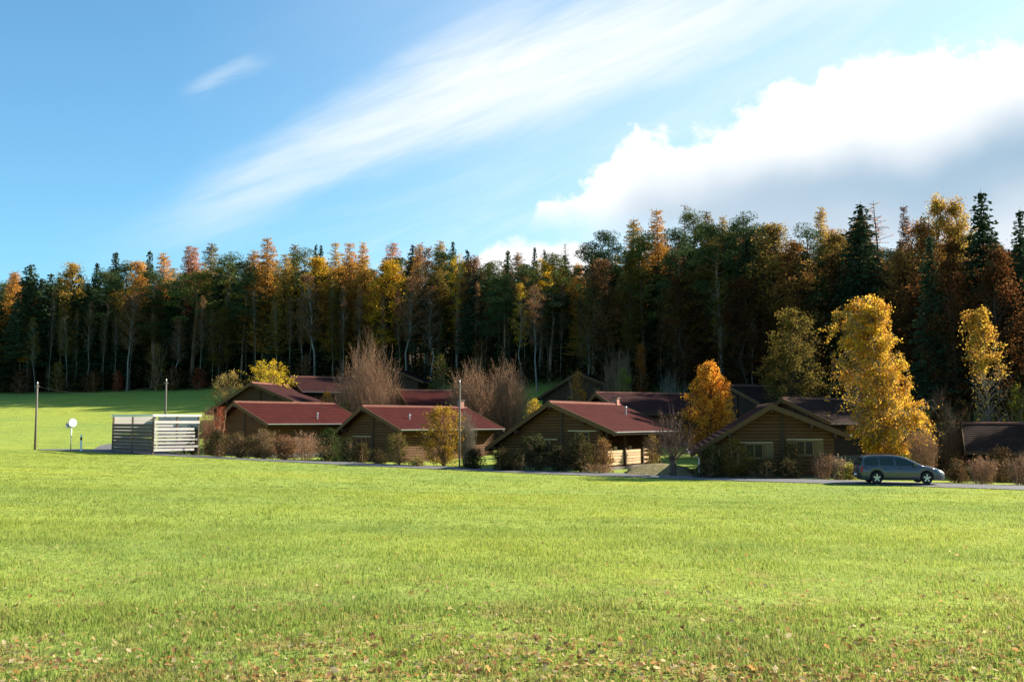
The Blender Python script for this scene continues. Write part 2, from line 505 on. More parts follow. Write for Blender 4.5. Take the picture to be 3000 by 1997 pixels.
GRASS_A = (0.225, 0.300, 0.066)
GRASS_B = (0.305, 0.345, 0.054)
GRASS_C = (0.145, 0.215, 0.052)
def grass_colour(t, vec):
    big = t.noise(vec, 0.055, 4, 0.6)
    mid = t.noise(t.mapping(vec, (0.5, 1.0, 1.0)), 0.35, 5, 0.65)
    fine = t.noise(vec, 2.2, 4, 0.6)
    c = t.mix(t.ramp(big, [(0.35, 0.0), (0.62, 1.0)]), GRASS_A, GRASS_B)
    c = t.mix(t.ramp(mid, [(0.48, 0.0), (0.72, 0.6)]), c, GRASS_C)
    spk = t.noise(t.mapping(vec, (0.55, 1.0, 1.0)), 1.3, 5, 0.7)
    c = t.mix(t.ramp(spk, [(0.58, 0.0), (0.74, 0.55)]), c, (0.14, 0.20, 0.044))
    sx = t.n('ShaderNodeSeparateXYZ'); t.l(vec, sx.inputs[0])
    dry = t.n('ShaderNodeMapRange'); t.l(sx.outputs[1], dry.inputs[0])
    for i_, v_ in ((1, 15.0), (2, 6.0), (3, 0.0), (4, 0.16)): dry.inputs[i_].default_value = v_
    fd = t.math('ADD', fine, dry.outputs[0])
    c = t.mix(t.ramp(fd, [(0.60, 0.0), (0.78, 0.6)]), c, (0.33, 0.24, 0.10))
    return c

def build_ground():
    xs = np.concatenate([np.arange(-230, -90, 5.0), np.arange(-90, 90, 1.5), np.arange(90, 231, 5.0)])
    ys = np.concatenate([np.arange(-30, 110, 1.5), np.arange(110, 330, 4.0)])
    Xg, Yg = np.meshgrid(xs, ys)
    Zg = gz(Xg, Yg)
    V = np.stack([Xg.ravel(), Yg.ravel(), Zg.ravel()], 1)
    nx, ny = len(xs), len(ys)
    i = (np.arange(ny - 1)[:, None] * nx + np.arange(nx - 1)[None]).ravel()
    Q = np.stack([i, i + 1, i + 1 + nx, i + nx], 1)
    me = np_mesh('meadow', V, Q, smooth=True)
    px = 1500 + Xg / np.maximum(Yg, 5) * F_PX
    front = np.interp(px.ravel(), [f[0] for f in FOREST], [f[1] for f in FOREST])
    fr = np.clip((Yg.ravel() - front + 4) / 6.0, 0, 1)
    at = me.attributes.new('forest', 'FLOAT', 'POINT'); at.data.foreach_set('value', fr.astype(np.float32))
    t = NT('meadow_grass')
    tc = t.n('ShaderNodeTexCoord')
    vec = tc.outputs['Object']
    c = grass_colour(t, vec)
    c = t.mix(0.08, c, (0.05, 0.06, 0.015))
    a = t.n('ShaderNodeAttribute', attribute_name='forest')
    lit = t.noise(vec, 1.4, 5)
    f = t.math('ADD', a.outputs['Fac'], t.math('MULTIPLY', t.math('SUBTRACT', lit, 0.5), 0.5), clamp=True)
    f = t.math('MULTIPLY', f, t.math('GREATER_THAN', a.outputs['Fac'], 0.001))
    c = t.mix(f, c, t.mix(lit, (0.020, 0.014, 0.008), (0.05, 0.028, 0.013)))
    bn = t.math('ADD', t.noise(vec, 5.0, 6, 0.7), t.math('MULTIPLY', t.noise(vec, 0.8, 4), 1.5))
    t.principled(c, 0.95, bump=bn, bstr=0.75, bdist=0.12, spec=0.05)
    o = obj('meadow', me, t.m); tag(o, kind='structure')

build_ground()

def edge_xy(s):
    """field-side edge of the road, s = photograph x"""
    xs = [e[0] for e in ROAD_EDGE]
    D = np.interp(s, xs, [e[2] for e in ROAD_EDGE])
    return (s - 1500) / F_PX * D, D

def build_road():
    S = np.concatenate([np.linspace(100, 3000, 220), np.linspace(3010, 4200, 40)])
    ex, ey = [], []
    for s in S:
        if s <= 3000:
            x, y = edge_xy(s)
        else:
            x, y = edge_xy(3000); k = (s - 3000) / 1000.0
            x, y = x + k * 16.0, y - k * 5.0
        ex.append(x); ey.append(y)
    ex, ey = np.array(ex), np.array(ey)
    k = np.ones(9) / 9
    def sm(a):
        p = np.concatenate([np.repeat(a[0], 4), a, np.repeat(a[-1], 4)]); return np.convolve(p, k, 'valid')
    ex, ey = sm(ex), sm(ey)
    tx, ty = np.gradient(ex), np.gradient(ey)
    ln = np.hypot(tx, ty); nx, ny = -ty / ln, tx / ln
    wid = np.interp(S, [100, 200, 330, 600], [0.5, 2.2, 3.6, 3.6])
    rng = np.random.default_rng(5)
    V, Q = [], []
    ncol = 7
    for j in range(ncol):
        f = j / (ncol - 1)
        jit = (rng.normal(0, 0.07, len(S)) if j in (0, ncol - 1) else 0)
        x = ex + nx * (wid * f + jit); y = ey + ny * (wid * f + jit)
        V.append(np.stack([x, y, gz(x, y) + 0.03 + 0.03 * math.sin(PI * f)], 1))
    V = np.stack(V, 1).reshape(-1, 3)
    n = len(S)
    i = (np.arange(n - 1)[:, None] * ncol + np.arange(ncol - 1)[None]).ravel()
    Q = np.stack([i, i + ncol, i + ncol + 1, i + 1], 1)
    t = NT('road_asphalt')
    tc = t.n('ShaderNodeTexCoord')
    a = t.noise(tc.outputs['Object'], 0.5, 5); b = t.noise(tc.outputs['Object'], 14, 4)
    c = t.mix(a, (0.10, 0.098, 0.105), (0.17, 0.165, 0.17))
    c = t.mix(t.math('MULTIPLY', b, 0.4), c, (0.07, 0.065, 0.06))
    t.principled(c, 0.85, bump=b, bstr=0.3, spec=0.2)
    tag(obj('road', np_mesh('road', V, Q, smooth=True), t.m), kind='structure')
    # paved forecourt beside the enclosure
    pts = [(255, 1322, 73), (300, 1296, 79), (340, 1290, 81), (420, 1292, 80), (560, 1330, 74), (330, 1325, 73.2)]
    ox, oy = [], []
    for px, py, D in pts:
        ox.append((px - 1500) / F_PX * D); oy.append(D)
    cx, cy = np.mean(ox), np.mean(oy)
    a = np.arctan2(np.array(oy) - cy, np.array(ox) - cx); o_ = np.argsort(a)
    ox, oy = np.array(ox)[o_], np.array(oy)[o_]
    V = [(cx, cy)]; rings = 8; nn = 36; Fs = []
    th = np.linspace(0, 1, nn, endpoint=False) * len(ox)
    bx = np.interp(th, range(len(ox) + 1), np.append(ox, ox[0])); by = np.interp(th, range(len(oy) + 1), np.append(oy, oy[0]))
    VV = [np.stack([np.full(nn, cx) + (bx - cx) * r / rings, np.full(nn, cy) + (by - cy) * r / rings], 1) for r in range(1, rings + 1)]
    XY = np.concatenate([np.array([[cx, cy]])] + VV)
    Z = gz(XY[:, 0], XY[:, 1]) + 0.024
    Q, T = [], []
    for j in range(nn): T.append((0, 1 + j, 1 + (j + 1) % nn))
    for r in range(rings - 1):
        for j in range(nn):
            Q.append((1 + r * nn + j, 1 + (r + 1) * nn + j, 1 + (r + 1) * nn + (j + 1) % nn, 1 + r * nn + (j + 1) % nn))
    tag(obj('pavement', np_mesh('pavement', np.column_stack([XY, Z]), Q, T, smooth=True), t.m), kind='structure')
build_road()

# ------------------------------------------------------------------ chalets
def make_house(label, apex, D, theta, L=9.0, s=1.0, planks=True, roof='roof_red', wall='plank', windows=(), veranda=False, vents=(), chimney=None,
               downpipe=False, name='log_chalet', zr=4.2, wr=4.2, wl=4.5, dr=1.70, dl=2.75, post=True, gutter=True, open_side=False):
    ap = P(apex[0], apex[1], D)
    th = math.radians(theta)
    base = ap[2] - zr * s
    H = thing(name, label, 'house', (ap[0], ap[1], base), -th, 'wooden chalets below the forest', (s, s, s))
    of, ob = 0.65, 0.4
    rt = 0.16
    sr, sl = dr / wr, dl / wl
    def under(x):   # underside of the roof
        return zr - rt - 0.02 - (sr * x if x >= 0 else -sl * x)
    xr, xl = wr - (1.15 if veranda else 0.75), -(wl - 0.55)
    y0, y1 = of, L - ob
    # roof slopes with stepped courses
    for side, w, d, nm in ((1, wr, dr, 13), (-1, wl, dl, 15)):
        ln = math.hypot(w, d); nx, nz = d / ln, w / ln
        top = []
        for i in range(nm):
            f0, f1 = i / nm, (i + 1) / nm
            for f, lift in ((f0, 0.0), (f1, 0.020)):
                top.append((side * (w * f + nx * lift), zr - d * f + nz * lift))
        poly = top + [(side * w, zr - d - rt), (0, zr - rt)]
        r = MB().prism(poly, 0.0, L).build('roof_slope', M[roof], H)
        # barge boards
        for yb0, yb1 in ((-0.05, -0.003), (L + 0.003, L + 0.05)):
            b = [(0, zr + 0.035), (side * (w + 0.02), zr - d + 0.03), (side * (w + 0.02), zr - d - 0.26), (0, zr - 0.27)]
            MB().prism(b, yb0, yb1).build('barge_board', M['barge'], H)
        MB().box(min(side * w, side * (w - 0.03)) + side * 0.035, max(side * w, side * (w - 0.03)) + side * 0.035, 0.0, L, zr - d - 0.20, zr - d - 0.01).build('fascia_board', M['beam'], H)
    rc = [(-0.16, zr - 0.02 - 0.16 * sl), (-0.13, zr + 0.05), (0, zr + 0.10), (0.13, zr + 0.05), (0.16, zr - 0.02 - 0.16 * sr)]
    MB().prism(rc, -0.02, L + 0.02).build('ridge_cap', M['ridge'], H)
    if gutter:
        for side, w, d in ((1, wr, dr), (-1, wl, dl)):
            gp = []
            for i in range(7):
                a = PI + PI * i / 6
                gp.append((side * (w + 0.10) + 0.065 * math.cos(a), zr - d - 0.03 + 0.065 * math.sin(a)))
            gp += [(side * (w + 0.10) + 0.05, zr - d - 0.02), (side * (w + 0.10) - 0.05, zr - d - 0.02)]
            MB().prism(gp, 0.0, L).build('gutter', M['zinc'], H)
    # purlin ends
    for x in (0, wr * 0.52, xr, -wl * 0.52, xl):
        zt = under(x) - 0.02 - (0.04 if x == 0 else 0.06)
        MB().box(x - 0.08, x + 0.08, 0.02, y0 - 0.04, zt - 0.2, zt).build('purlin', M['beam'], H)
    # walls
    if planks:
        ph = 0.195
        z = 0.12
        k = 0
        while z < zr - 0.3:
            z1 = z + ph
            def ext(zz):
                a = xr if under(xr) > zz else (zr - rt - 0.02 - zz) / sr
                b = xl if under(xl) > zz else -(zr - rt - 0.02 - zz) / sl
                return b, a
            (b0, a0), (b1, a1) = ext(z), ext(min(z1, zr - rt - 0.05))
            if a0 - b0 > 0.25:
                zz = [z + 0.002, z + 0.03, z1 - 0.03, z1 - 0.002]
                yy = [y0, y0 - 0.04, y0 - 0.04, y0]
                V, Fs = [], []
                for q in range(4):
                    f = (zz[q] - z) / ph
                    xa = a0 + (a1 - a0) * f; xb = b0 + (b1 - b0) * f
                    V += [(xb, yy[q], zz[q]), (xa, yy[q], zz[q])]
                V += [(b1, y0 + 0.1, z1 - 0.002), (a1, y0 + 0.1, z1 - 0.002), (b0, y0 + 0.1, z + 0.002), (a0, y0 + 0.1, z + 0.002)]
                n = 6
                Fs = [(2 * i, 2 * i + 1, (2 * i + 3) % 12, (2 * i + 2) % 12) for i in range(n)]
                Fs += [(0, 2, 4, 6, 8, 10), (11, 9, 7, 5, 3, 1)]
                MB().add(V, Fs).build('plank', M[wall], H)
            # right-hand side wall
            xs_ = xr - (1.35 if veranda else 0.0)
            if z1 < under(xs_) - 0.03:
                V = []
                for xx, q in ((xs_, z + 0.002), (xs_ + 0.04, z + 0.03), (xs_ + 0.04, z1 - 0.03), (xs_, z1 - 0.002), (xs_ - 0.1, z1 - 0.002), (xs_ - 0.1, z + 0.002)):
                    V += [(xx, y0 + 0.105, q), (xx, y1, q)]
                MB().add(V, [(2 * i, 2 * i + 1, (2 * i + 3) % 12, (2 * i + 2) % 12) for i in range(6)] + [(0, 2, 4, 6, 8, 10), (11, 9, 7, 5, 3, 1)]).build('plank', M[wall], H)
            z = z1; k += 1
        # left and back walls
        MB().box(xl, xl + 0.12, y0 + 0.105, y1, 0.12, under(xl) - 0.02).build('wall', M[wall], H)
        MB().prism([(xl + 0.13, 0.12), (xr - 0.11, 0.12), (xr - 0.11, under(xr - 0.11) - 0.01), (0, under(0) - 0.01), (xl + 0.13, under(xl + 0.13) - 0.01)], y1 - 0.15, y1 - 0.02).build('wall', M[wall], H)
    else:
        poly = [(xl, 0.12), (xr, 0.12), (xr, under(xr) - 0.01), (0, under(0) - 0.01), (xl, under(xl) - 0.01)]
        MB().prism(poly, y0, y1).build('wall', M[wall], H)
    MB().box(xl - 0.02, xr + 0.02 if not veranda else xr + 0.3, y0 - 0.02, y1 + 0.02, -1.2, 0.12).build('plinth', M['plaster'], H)
    if post:
        MB().box(0.52, 0.70, y0 - 0.10, y0 - 0.043, 0.14, under(0.70) - 0.03).build('post', M['beam'], H)
    for (wx, wz, ww, wh, shut) in windows:
        yf = y0 - 0.043
        fr = MB()
        t_ = 0.08
        fr.box(wx - ww / 2, wx + ww / 2, yf - 0.07, yf, wz - wh / 2, wz - wh / 2 + t_)
        fr.box(wx - ww / 2, wx + ww / 2, yf - 0.07, yf, wz + wh / 2 - t_, wz + wh / 2)
        for xx in (wx - ww / 2, wx - t_ / 2, wx + ww / 2 - t_):
            fr.box(xx, xx + t_, yf - 0.068, yf, wz - wh / 2 + t_ + 0.001, wz + wh / 2 - t_ - 0.001)
        fo = fr.build('window', M['frame'], H)
        for a_, b_ in ((wx - ww / 2 + t_ + 0.002, wx - t_ / 2 - 0.002), (wx + t_ / 2 + 0.002, wx + ww / 2 - t_ - 0.002)):
            MB().box(a_, b_, yf - 0.03, yf - 0.012, wz - wh / 2 + t_ + 0.002, wz + wh / 2 - t_ - 0.002).build('pane', M['glass'], fo)
        MB().box(wx - ww / 2 - 0.06, wx + ww / 2 + 0.06, yf - 0.14, yf - 0.001, wz - wh / 2 - 0.06, wz - wh / 2 - 0.002).build('sill', M['frame'], fo)
        MB().box(wx - ww / 2 - 0.5, wx + ww / 2 + 0.5, yf - 0.09, yf - 0.001, wz + wh / 2 + 0.01, wz + wh / 2 + 0.09).build('lintel', M['board_pale'], fo)
        for sd_ in shut:
            x0 = wx + sd_ * (ww / 2 + 0.03) if sd_ > 0 else wx - ww / 2 - 0.03 - ww * 0.5
            sh = MB()
            nb = 4
            for i in range(nb):
                sh.box(x0 + ww * 0.5 * i / nb + 0.004, x0 + ww * 0.5 * (i + 1) / nb - 0.004, yf - 0.035, yf - 0.002, wz - wh / 2, wz + wh / 2)
            sh.box(x0, x0 + ww * 0.5, yf - 0.06, yf - 0.034, wz - wh / 2 + 0.1, wz - wh / 2 + 0.2)
            sh.box(x0, x0 + ww * 0.5, yf - 0.06, yf - 0.034, wz + wh / 2 - 0.2, wz + wh / 2 - 0.1)
            sh.build('shutter', M['frame'], H)
    if veranda:
        xe = xr + 0.15
        MB().box(xr - 1.34, xe + 0.06, y0 + 0.15, y1, -0.1, 0.14).build('veranda_floor', M['plank_dark'], H)
        for i in range(5):
            zz = 0.22 + i * 0.19
            MB().box(xe - 0.03, xe + 0.015, y0 + 0.1, y0 + 5.6, zz, zz + 0.165).build('parapet_board', M['board_pale'], H)
        for i in range(4):
            zz = 0.24 + i * 0.28
            MB().box(xe - 0.03, xe + 0.02, y0 + 5.8, y0 + 7.6, zz, zz + 0.14).build('rail', M['board_pale'], H)
        for yy in (y0 + 0.1, y0 + 2.8, y0 + 5.65, y0 + 7.7):
            MB().box(xe + 0.018, xe + 0.14, yy, yy + 0.14, 0.05, under(xe + 0.14) - 0.01).build('veranda_post', M['beam'], H)
        for i, yy in enumerate((y0 + 0.9, y0 + 1.5, y0 + 3.0, y0 + 3.7)):
            MB().box(xe - 0.06, xe - 0.032, yy, yy + 0.45, 0.3, 1.28 + 0.1 * (i % 2)).build('upright_board', M['board_pale'], H)
    for (vx, vy, vh) in vents:
        zt = zr - sr * vx
        MB().cyl((vx, vy, zt - 0.05), (vx, vy, zt + vh), 0.05, n=8).cyl((vx, vy, zt + vh), (vx, vy, zt + vh + 0.08), 0.09, 0.03, n=8).build('vent_pipe', M['zinc'], H)
    if chimney:
        cy, chh = chimney
        c = MB().box(-0.2, 0.2, cy - 0.2, cy + 0.2, zr - 0.3, zr + chh).build('chimney', M['clay'], H)
        MB().box(-0.26, 0.26, cy - 0.26, cy + 0.26, zr + chh + 0.002, zr + chh + 0.07).build('chimney_cap', M['plaster'], c)
    if downpipe:
        xd = -(wl + 0.02)
        MB().cyl((xd + 0.45, 0.5, -0.6), (xd + 0.45, 0.5, zr - dl - 0.3), 0.045, n=8).cyl((xd + 0.45, 0.5, zr - dl - 0.3), (xd - 0.06, 0.5, zr - dl - 0.06), 0.045, n=8).build('downpipe', M['white_paint'], H)
    return H

W1 = ((-1.7, 1.45, 1.15, 0.95, (-1,)), (1.75, 1.75, 1.05, 0.95, ()))
make_house('red-roofed wooden chalet nearest the slatted enclosure, brown hedge in front of its gable', (685, 1177), 80, 38, 10.6, vents=((3.3, 5.8, 0.45),), windows=())
make_house('red-roofed log chalet behind the lone tall pole and the golden shrub', (1060, 1189), 75, 41, 11.2, chimney=(10.6, 0.55), vents=((2.4, 2.6, 0.3),), windows=((-0.6, 1.45, 1.1, 0.9, ()),))
make_house('wooden chalet with lit pale boarded veranda under its red roof', (1607, 1177), 64, 31, 10.6, wr=4.6, dr=1.85, wl=4.75, dl=2.95, veranda=True, chimney=(10.0, 0.42), vents=((1.9, 7.6, 0.5),),
           windows=((-0.75, 1.35, 1.15, 0.85, ()), (2.1, 1.95, 1.0, 0.75, ())))
make_house('shaded log chalet with two shuttered windows, left of the parked car', (2260, 1184), 57, 9, 9.0, s=1.0, zr=4.15, downpipe=True,
           windows=((-0.95, 1.52, 1.05, 0.85, (1,)), (1.85, 1.70, 1.0, 0.85, (-1, 1))))
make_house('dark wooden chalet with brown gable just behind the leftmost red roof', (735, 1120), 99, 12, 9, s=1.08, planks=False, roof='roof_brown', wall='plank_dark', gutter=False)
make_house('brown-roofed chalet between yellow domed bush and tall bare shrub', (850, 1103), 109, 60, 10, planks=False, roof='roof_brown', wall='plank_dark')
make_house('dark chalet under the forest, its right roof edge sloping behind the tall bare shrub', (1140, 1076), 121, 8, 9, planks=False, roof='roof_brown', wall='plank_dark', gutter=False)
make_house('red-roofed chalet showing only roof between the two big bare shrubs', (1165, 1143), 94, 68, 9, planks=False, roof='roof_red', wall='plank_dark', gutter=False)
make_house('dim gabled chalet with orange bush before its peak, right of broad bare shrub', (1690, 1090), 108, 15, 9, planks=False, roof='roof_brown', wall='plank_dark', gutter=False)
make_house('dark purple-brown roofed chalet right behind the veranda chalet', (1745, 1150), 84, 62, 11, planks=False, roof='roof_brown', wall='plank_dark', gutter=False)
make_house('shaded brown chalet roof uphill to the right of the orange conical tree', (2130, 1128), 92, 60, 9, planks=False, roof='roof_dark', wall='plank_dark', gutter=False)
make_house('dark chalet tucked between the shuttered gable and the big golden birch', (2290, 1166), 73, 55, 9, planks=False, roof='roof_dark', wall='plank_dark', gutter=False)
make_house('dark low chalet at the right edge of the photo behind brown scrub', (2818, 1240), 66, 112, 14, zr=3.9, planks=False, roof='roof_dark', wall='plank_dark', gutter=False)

# ------------------------------------------------------------------ vegetation generators
def tubes(paths, rad, sides=4):
    paths = np.asarray(paths, float); N, K, _ = paths.shape
    rad = np.asarray(rad, float)
    if rad.ndim == 1: rad = np.tile(rad, (N, 1))
    d = paths[:, -1] - paths[:, 0]
    d /= np.maximum(np.linalg.norm(d, axis=1, keepdims=True), 1e-6)
    ref = np.where(np.abs(d[:, 2:3]) < 0.9, np.array([[0, 0, 1.0]]), np.array([[1.0, 0, 0]]))
    u = np.cross(d, ref); u /= np.linalg.norm(u, axis=1, keepdims=True)
    w = np.cross(d, u)
    a = 2 * PI * np.arange(sides) / sides
    off = np.cos(a)[None, :, None] * u[:, None] + np.sin(a)[None, :, None] * w[:, None]      # N,S,3
    V = paths[:, :, None] + rad[:, :, None, None] * off[:, None]                              # N,K,S,3
    base = (np.arange(N) * K * sides)[:, None, None]
    k = np.arange(K - 1)[None, :, None]; s_ = np.arange(sides)[None, None]
    i0 = base + k * sides + s_; i1 = base + k * sides + (s_ + 1) % sides
    Q = np.stack([i0, i1, i1 + sides, i0 + sides], -1).reshape(-1, 4)
    return V.reshape(-1, 3), Q

def leaves(rng, c, size, axis=None, aspect=0.55, jitter=1.0):
    c = np.asarray(c, float); n = len(c)
    a = rng.normal(size=(n, 3))
    if axis is not None: a = np.asarray(axis) + a * jitter * 0.5
    a /= np.maximum(np.linalg.norm(a, axis=1, keepdims=True), 1e-6)
    b = np.cross(a, rng.normal(size=(n, 3))); b /= np.maximum(np.linalg.norm(b, axis=1, keepdims=True), 1e-6)
    nn = np.cross(a, b)
    s = (np.asarray(size) * np.ones(n))[:, None]
    fold = nn * s * 0.18
    V = np.stack([c - a * s * 0.5, c + b * s * aspect * 0.5 + fold, c + a * s * 0.5, c - b * s * aspect * 0.5 + fold], 1).reshape(-1, 3)
    Q = np.arange(n * 4).reshape(-1, 4)
    return V, Q

def join(parts):
    V, Q, k = [], [], 0
    for v, q in parts:
        if len(v) == 0: continue
        V.append(v); Q.append(q + k); k += len(v)
    return np.concatenate(V), np.concatenate(Q)

def unit(v): return v / np.maximum(np.linalg.norm(v, axis=-1, keepdims=True), 1e-6)

def gen_spruce(rng, H=18.0, R=2.6, base=0.1, dens=1.0, leaf=0.42, upcurve=-0.25, sparse=0.0, per=6, power=0.85, reps=2, tip=0.12):
    tp = np.array([[[0, 0, -0.8], [rng.normal(0, .05), rng.normal(0, .05), H * 0.5], [0, 0, H]]])
    wood = [tubes(tp, np.array([0.012 * H, 0.008 * H, 0.01]), 7)]
    cs, ax = [], []; br = []
    z = base * H
    while z < H - 0.25:
        t = (z / H - base) / (1 - base)
        rr = R * (1 - t) ** power * rng.uniform(0.75, 1.12) + tip
        n = per if t < 0.85 else max(4, per - 2)
        a0 = rng.uniform(0, 6.28)
        for i in range(n):
            if rng.random() < sparse: continue
            az = a0 + 6.283 * i / n + rng.normal(0, 0.25)
            ln = rr * rng.uniform(0.7, 1.12)
            d = np.array([math.cos(az), math.sin(az)])
            dz = upcurve * ln + rng.normal(0, 0.08)
            m = max(2, int(ln / 0.24 * dens))
            f = np.linspace(0.18, 1.0, m)
            p = np.column_stack([d[0] * ln * f, d[1] * ln * f, z + dz * f ** 1.3 + 0.12 * ln * f * f])
            br.append([[0, 0, z], list(p[m // 2]), list(p[-1])])
            for _ in range(reps):
                side = np.array([-d[1], d[0], 0])
                q = p + side[None] * rng.normal(0, 0.16 * ln + 0.02, (m, 1)) * (1 - 0.6 * f[:, None]) + rng.normal(0, 0.05, (m, 3))
                q[:, 2] -= np.abs(rng.normal(0, 0.1, m))
                cs.append(q)
                ax.append(np.tile(np.array([d[0], d[1], -0.35]), (m, 1)))
        z += rng.uniform(0.26, 0.42) * H / 18 * (1.15 - 0.4 * t)
    c = np.concatenate(cs); a = np.concatenate(ax)
    wood.append(tubes(np.array(br), np.array([0.035, 0.02, 0.006]), 3))
    return join(wood), leaves(rng, c, rng.uniform(0.7, 1.25, len(c)) * leaf, a, 0.5)

def gen_pine(rng, H=18.0, R=2.7, base=0.55, puffs=34, per=75, leaf=0.30):
    wx, wy = rng.normal(0, 0.3, 2)
    tp = np.array([[[0, 0, -0.8], [wx * .3, wy * .3, H * .3], [wx, wy, H * .65], [wx * .8, wy * .8, H * 0.97]]])
    wood = [tubes(tp, np.array([0.2, 0.16, 0.12, 0.03]), 7)]
    C, br = [], []
    for i in range(puffs):
        t = rng.uniform(0, 1) ** 0.8
        z = H * (base + (0.985 - base) * t)
        env = R * (1 - abs(t - 0.35) ** 1.7 * 1.15) * rng.uniform(0.35, 1.0)
        env = max(0.15, env)
        az = rng.uniform(0, 6.283)
        p = np.array([wx + env * math.cos(az), wy + env * math.sin(az), z])
        rr = rng.uniform(0.7, 1.3)
        q = rng.normal(size=(per, 3)); q = unit(q) * rng.uniform(0.3, 1.0, (per, 1)) ** 0.5
        q[:, 2] *= 0.55
        C.append(p + q * rr)
        st = np.array([wx * .9, wy * .9, max(H * base * 0.9, z - env * 0.5)])
        br.append([st, (st + p) / 2 + np.array([0, 0, -0.1]), p])
    for i in range(7):   # dead snags on the lower trunk
        z = rng.uniform(0.25, base) * H; az = rng.uniform(0, 6.28); l = rng.uniform(0.4, 1.3)
        br.append([[wx * .5, wy * .5, z], [wx * .5 + math.cos(az) * l / 2, wy * .5 + math.sin(az) * l / 2, z + 0.02], [wx * .5 + math.cos(az) * l, wy * .5 + math.sin(az) * l, z - 0.1]])
    c = np.concatenate(C)
    wood.append(tubes(np.array(br), np.array([0.06, 0.035, 0.01]), 4))
    return join(wood), leaves(rng, c, rng.uniform(0.7, 1.3, len(c)) * leaf, None, 0.4)

def gen_broad(rng, H, env, nb=46, sub=6, nleaf=6000, leaf=0.16, spread=0.28, droop=0.25, trunk_r=0.16, lean=(0, 0), z0=0.18, stems=1, twig_r=0.008, bare=0.0, top_leaf=None, up=0.55):
    """env: list of (t, left, right) radii; branches rise from the trunk and carry twigs with leaves"""
    ts = [e[0] for e in env]; Ls = [e[1] for e in env]; Rs = [e[2] for e in env]
    wood = []
    def ctr(t): return np.array([lean[0] * t, lean[1] * t])
    for s in range(stems):
        K = 7
        off = rng.normal(0, 0.12 * (stems > 1), 2)
        dirn = rng.normal(0, 0.10 * H * (stems > 1), 2)
        pts = []
        for k in range(K):
            t = k / (K - 1)
            c = ctr(t) + off + dirn * t
            pts.append([c[0] + rng.normal(0, 0.012 * H) * (0 < k), c[1] + rng.normal(0, 0.012 * H) * (0 < k), -0.4 + (H * 0.93 + 0.4) * t])
        rr = trunk_r * (1 - np.linspace(0, 1, K)) ** 0.8 / math.sqrt(stems) + 0.012
        wood.append(tubes(np.array([pts]), rr, 8))
    B, ends = [], []
    for i in range(nb):
        t = z0 + (0.985 - z0) * (i + rng.random()) / nb
        az = i * 2.399 + rng.normal(0, 0.35)
        l, r = np.interp(t, ts, Ls), np.interp(t, ts, Rs)
        cx, sx = math.cos(az), math.sin(az)
        rad = (r if cx > 0 else l) * cx * cx + 0.5 * (l + r) * sx * sx
        rad *= rng.uniform(0.55, 1.10)
        zt = t * H
        zs = max(z0 * H * 0.7, zt - rad * up - 0.1 * H * rng.random())
        c0, c1 = ctr(zs / H), ctr(t)
        s0 = np.array([c0[0], c0[1], zs]); e0 = np.array([c1[0] + rad * cx, c1[1] + rad * sx, zt])
        m1 = s0 + (e0 - s0) * 0.35 + np.array([0, 0, 0.10 * rad]) + rng.normal(0, 0.04 * rad, 3)
        m2 = s0 + (e0 - s0) * 0.7 + np.array([0, 0, 0.10 * rad]) + rng.normal(0, 0.05 * rad, 3)
        B.append([s0, m1, m2, e0])
    B = np.array(B)
    wood.append(tubes(B, np.array([0.22, 0.15, 0.09, 0.04]) * trunk_r + twig_r, 5))
    # twigs
    f = rng.uniform(0.25, 1.0, (nb, sub))
    seg = np.clip((f * 3).astype(int), 0, 2); fr = f * 3 - seg
    I = np.arange(nb)[:, None]
    st = B[I, seg] * (1 - fr[..., None]) + B[I, seg + 1] * fr[..., None]
    bl = np.linalg.norm(B[:, 3] - B[:, 0], axis=1)[:, None, None]
    dr_ = unit(unit(B[:, 3] - B[:, 0])[:, None] * 0.7 + rng.normal(0, 0.6, (nb, sub, 3)) + np.array([0, 0, 0.15]))
    tl = np.clip(bl * rng.uniform(0.16, 0.42, (nb, sub, 1)), 0.15, 1.6)
    mid = st + dr_ * tl * 0.55
    en = st + dr_ * tl + np.array([0, 0, -1.0]) * tl * droop
    TW = np.stack([st, mid, en], 2).reshape(-1, 3, 3)
    wood.append(tubes(TW, np.array([twig_r * 1.4, twig_r, twig_r * 0.4]), 3))
    keep = rng.random(len(TW)) >= bare
    TWl = TW[keep] if keep.any() else TW[:1]
    if top_leaf is not None:
        w = np.clip((TWl[:, 2, 2] / H - top_leaf) / 0.15, 0.04, 1) * rng.gamma(1.2, 1.0, len(TWl)); w /= w.sum()
        idx = rng.choice(len(TWl), nleaf, p=w)
    else:
        wb = np.repeat(rng.gamma(2.4, 1.0, nb), sub)[keep] if keep.any() else np.ones(1)
        w = wb * rng.gamma(1.3, 1.0, len(TWl)) + 0.05
        idx = rng.choice(len(TWl), nleaf, p=w / w.sum())
    u = rng.random(nleaf)[:, None] ** 0.7
    a, b, c = TWl[idx, 0], TWl[idx, 1], TWl[idx, 2]
    p = (1 - u) ** 2 * a + 2 * u * (1 - u) * b + u * u * c
    p = p + rng.normal(0, spread, (nleaf, 3)) * np.array([1, 1, 0.8])
    p[:, 2] = np.maximum(p[:, 2], 0.03)
    ax = np.tile(np.array([0, 0, -0.5 * droop]), (nleaf, 1)) + rng.normal(0, 0.8, (nleaf, 3))
    return join(wood), leaves(rng, p, rng.uniform(0.65, 1.3, nleaf) * leaf, ax, 0.7)

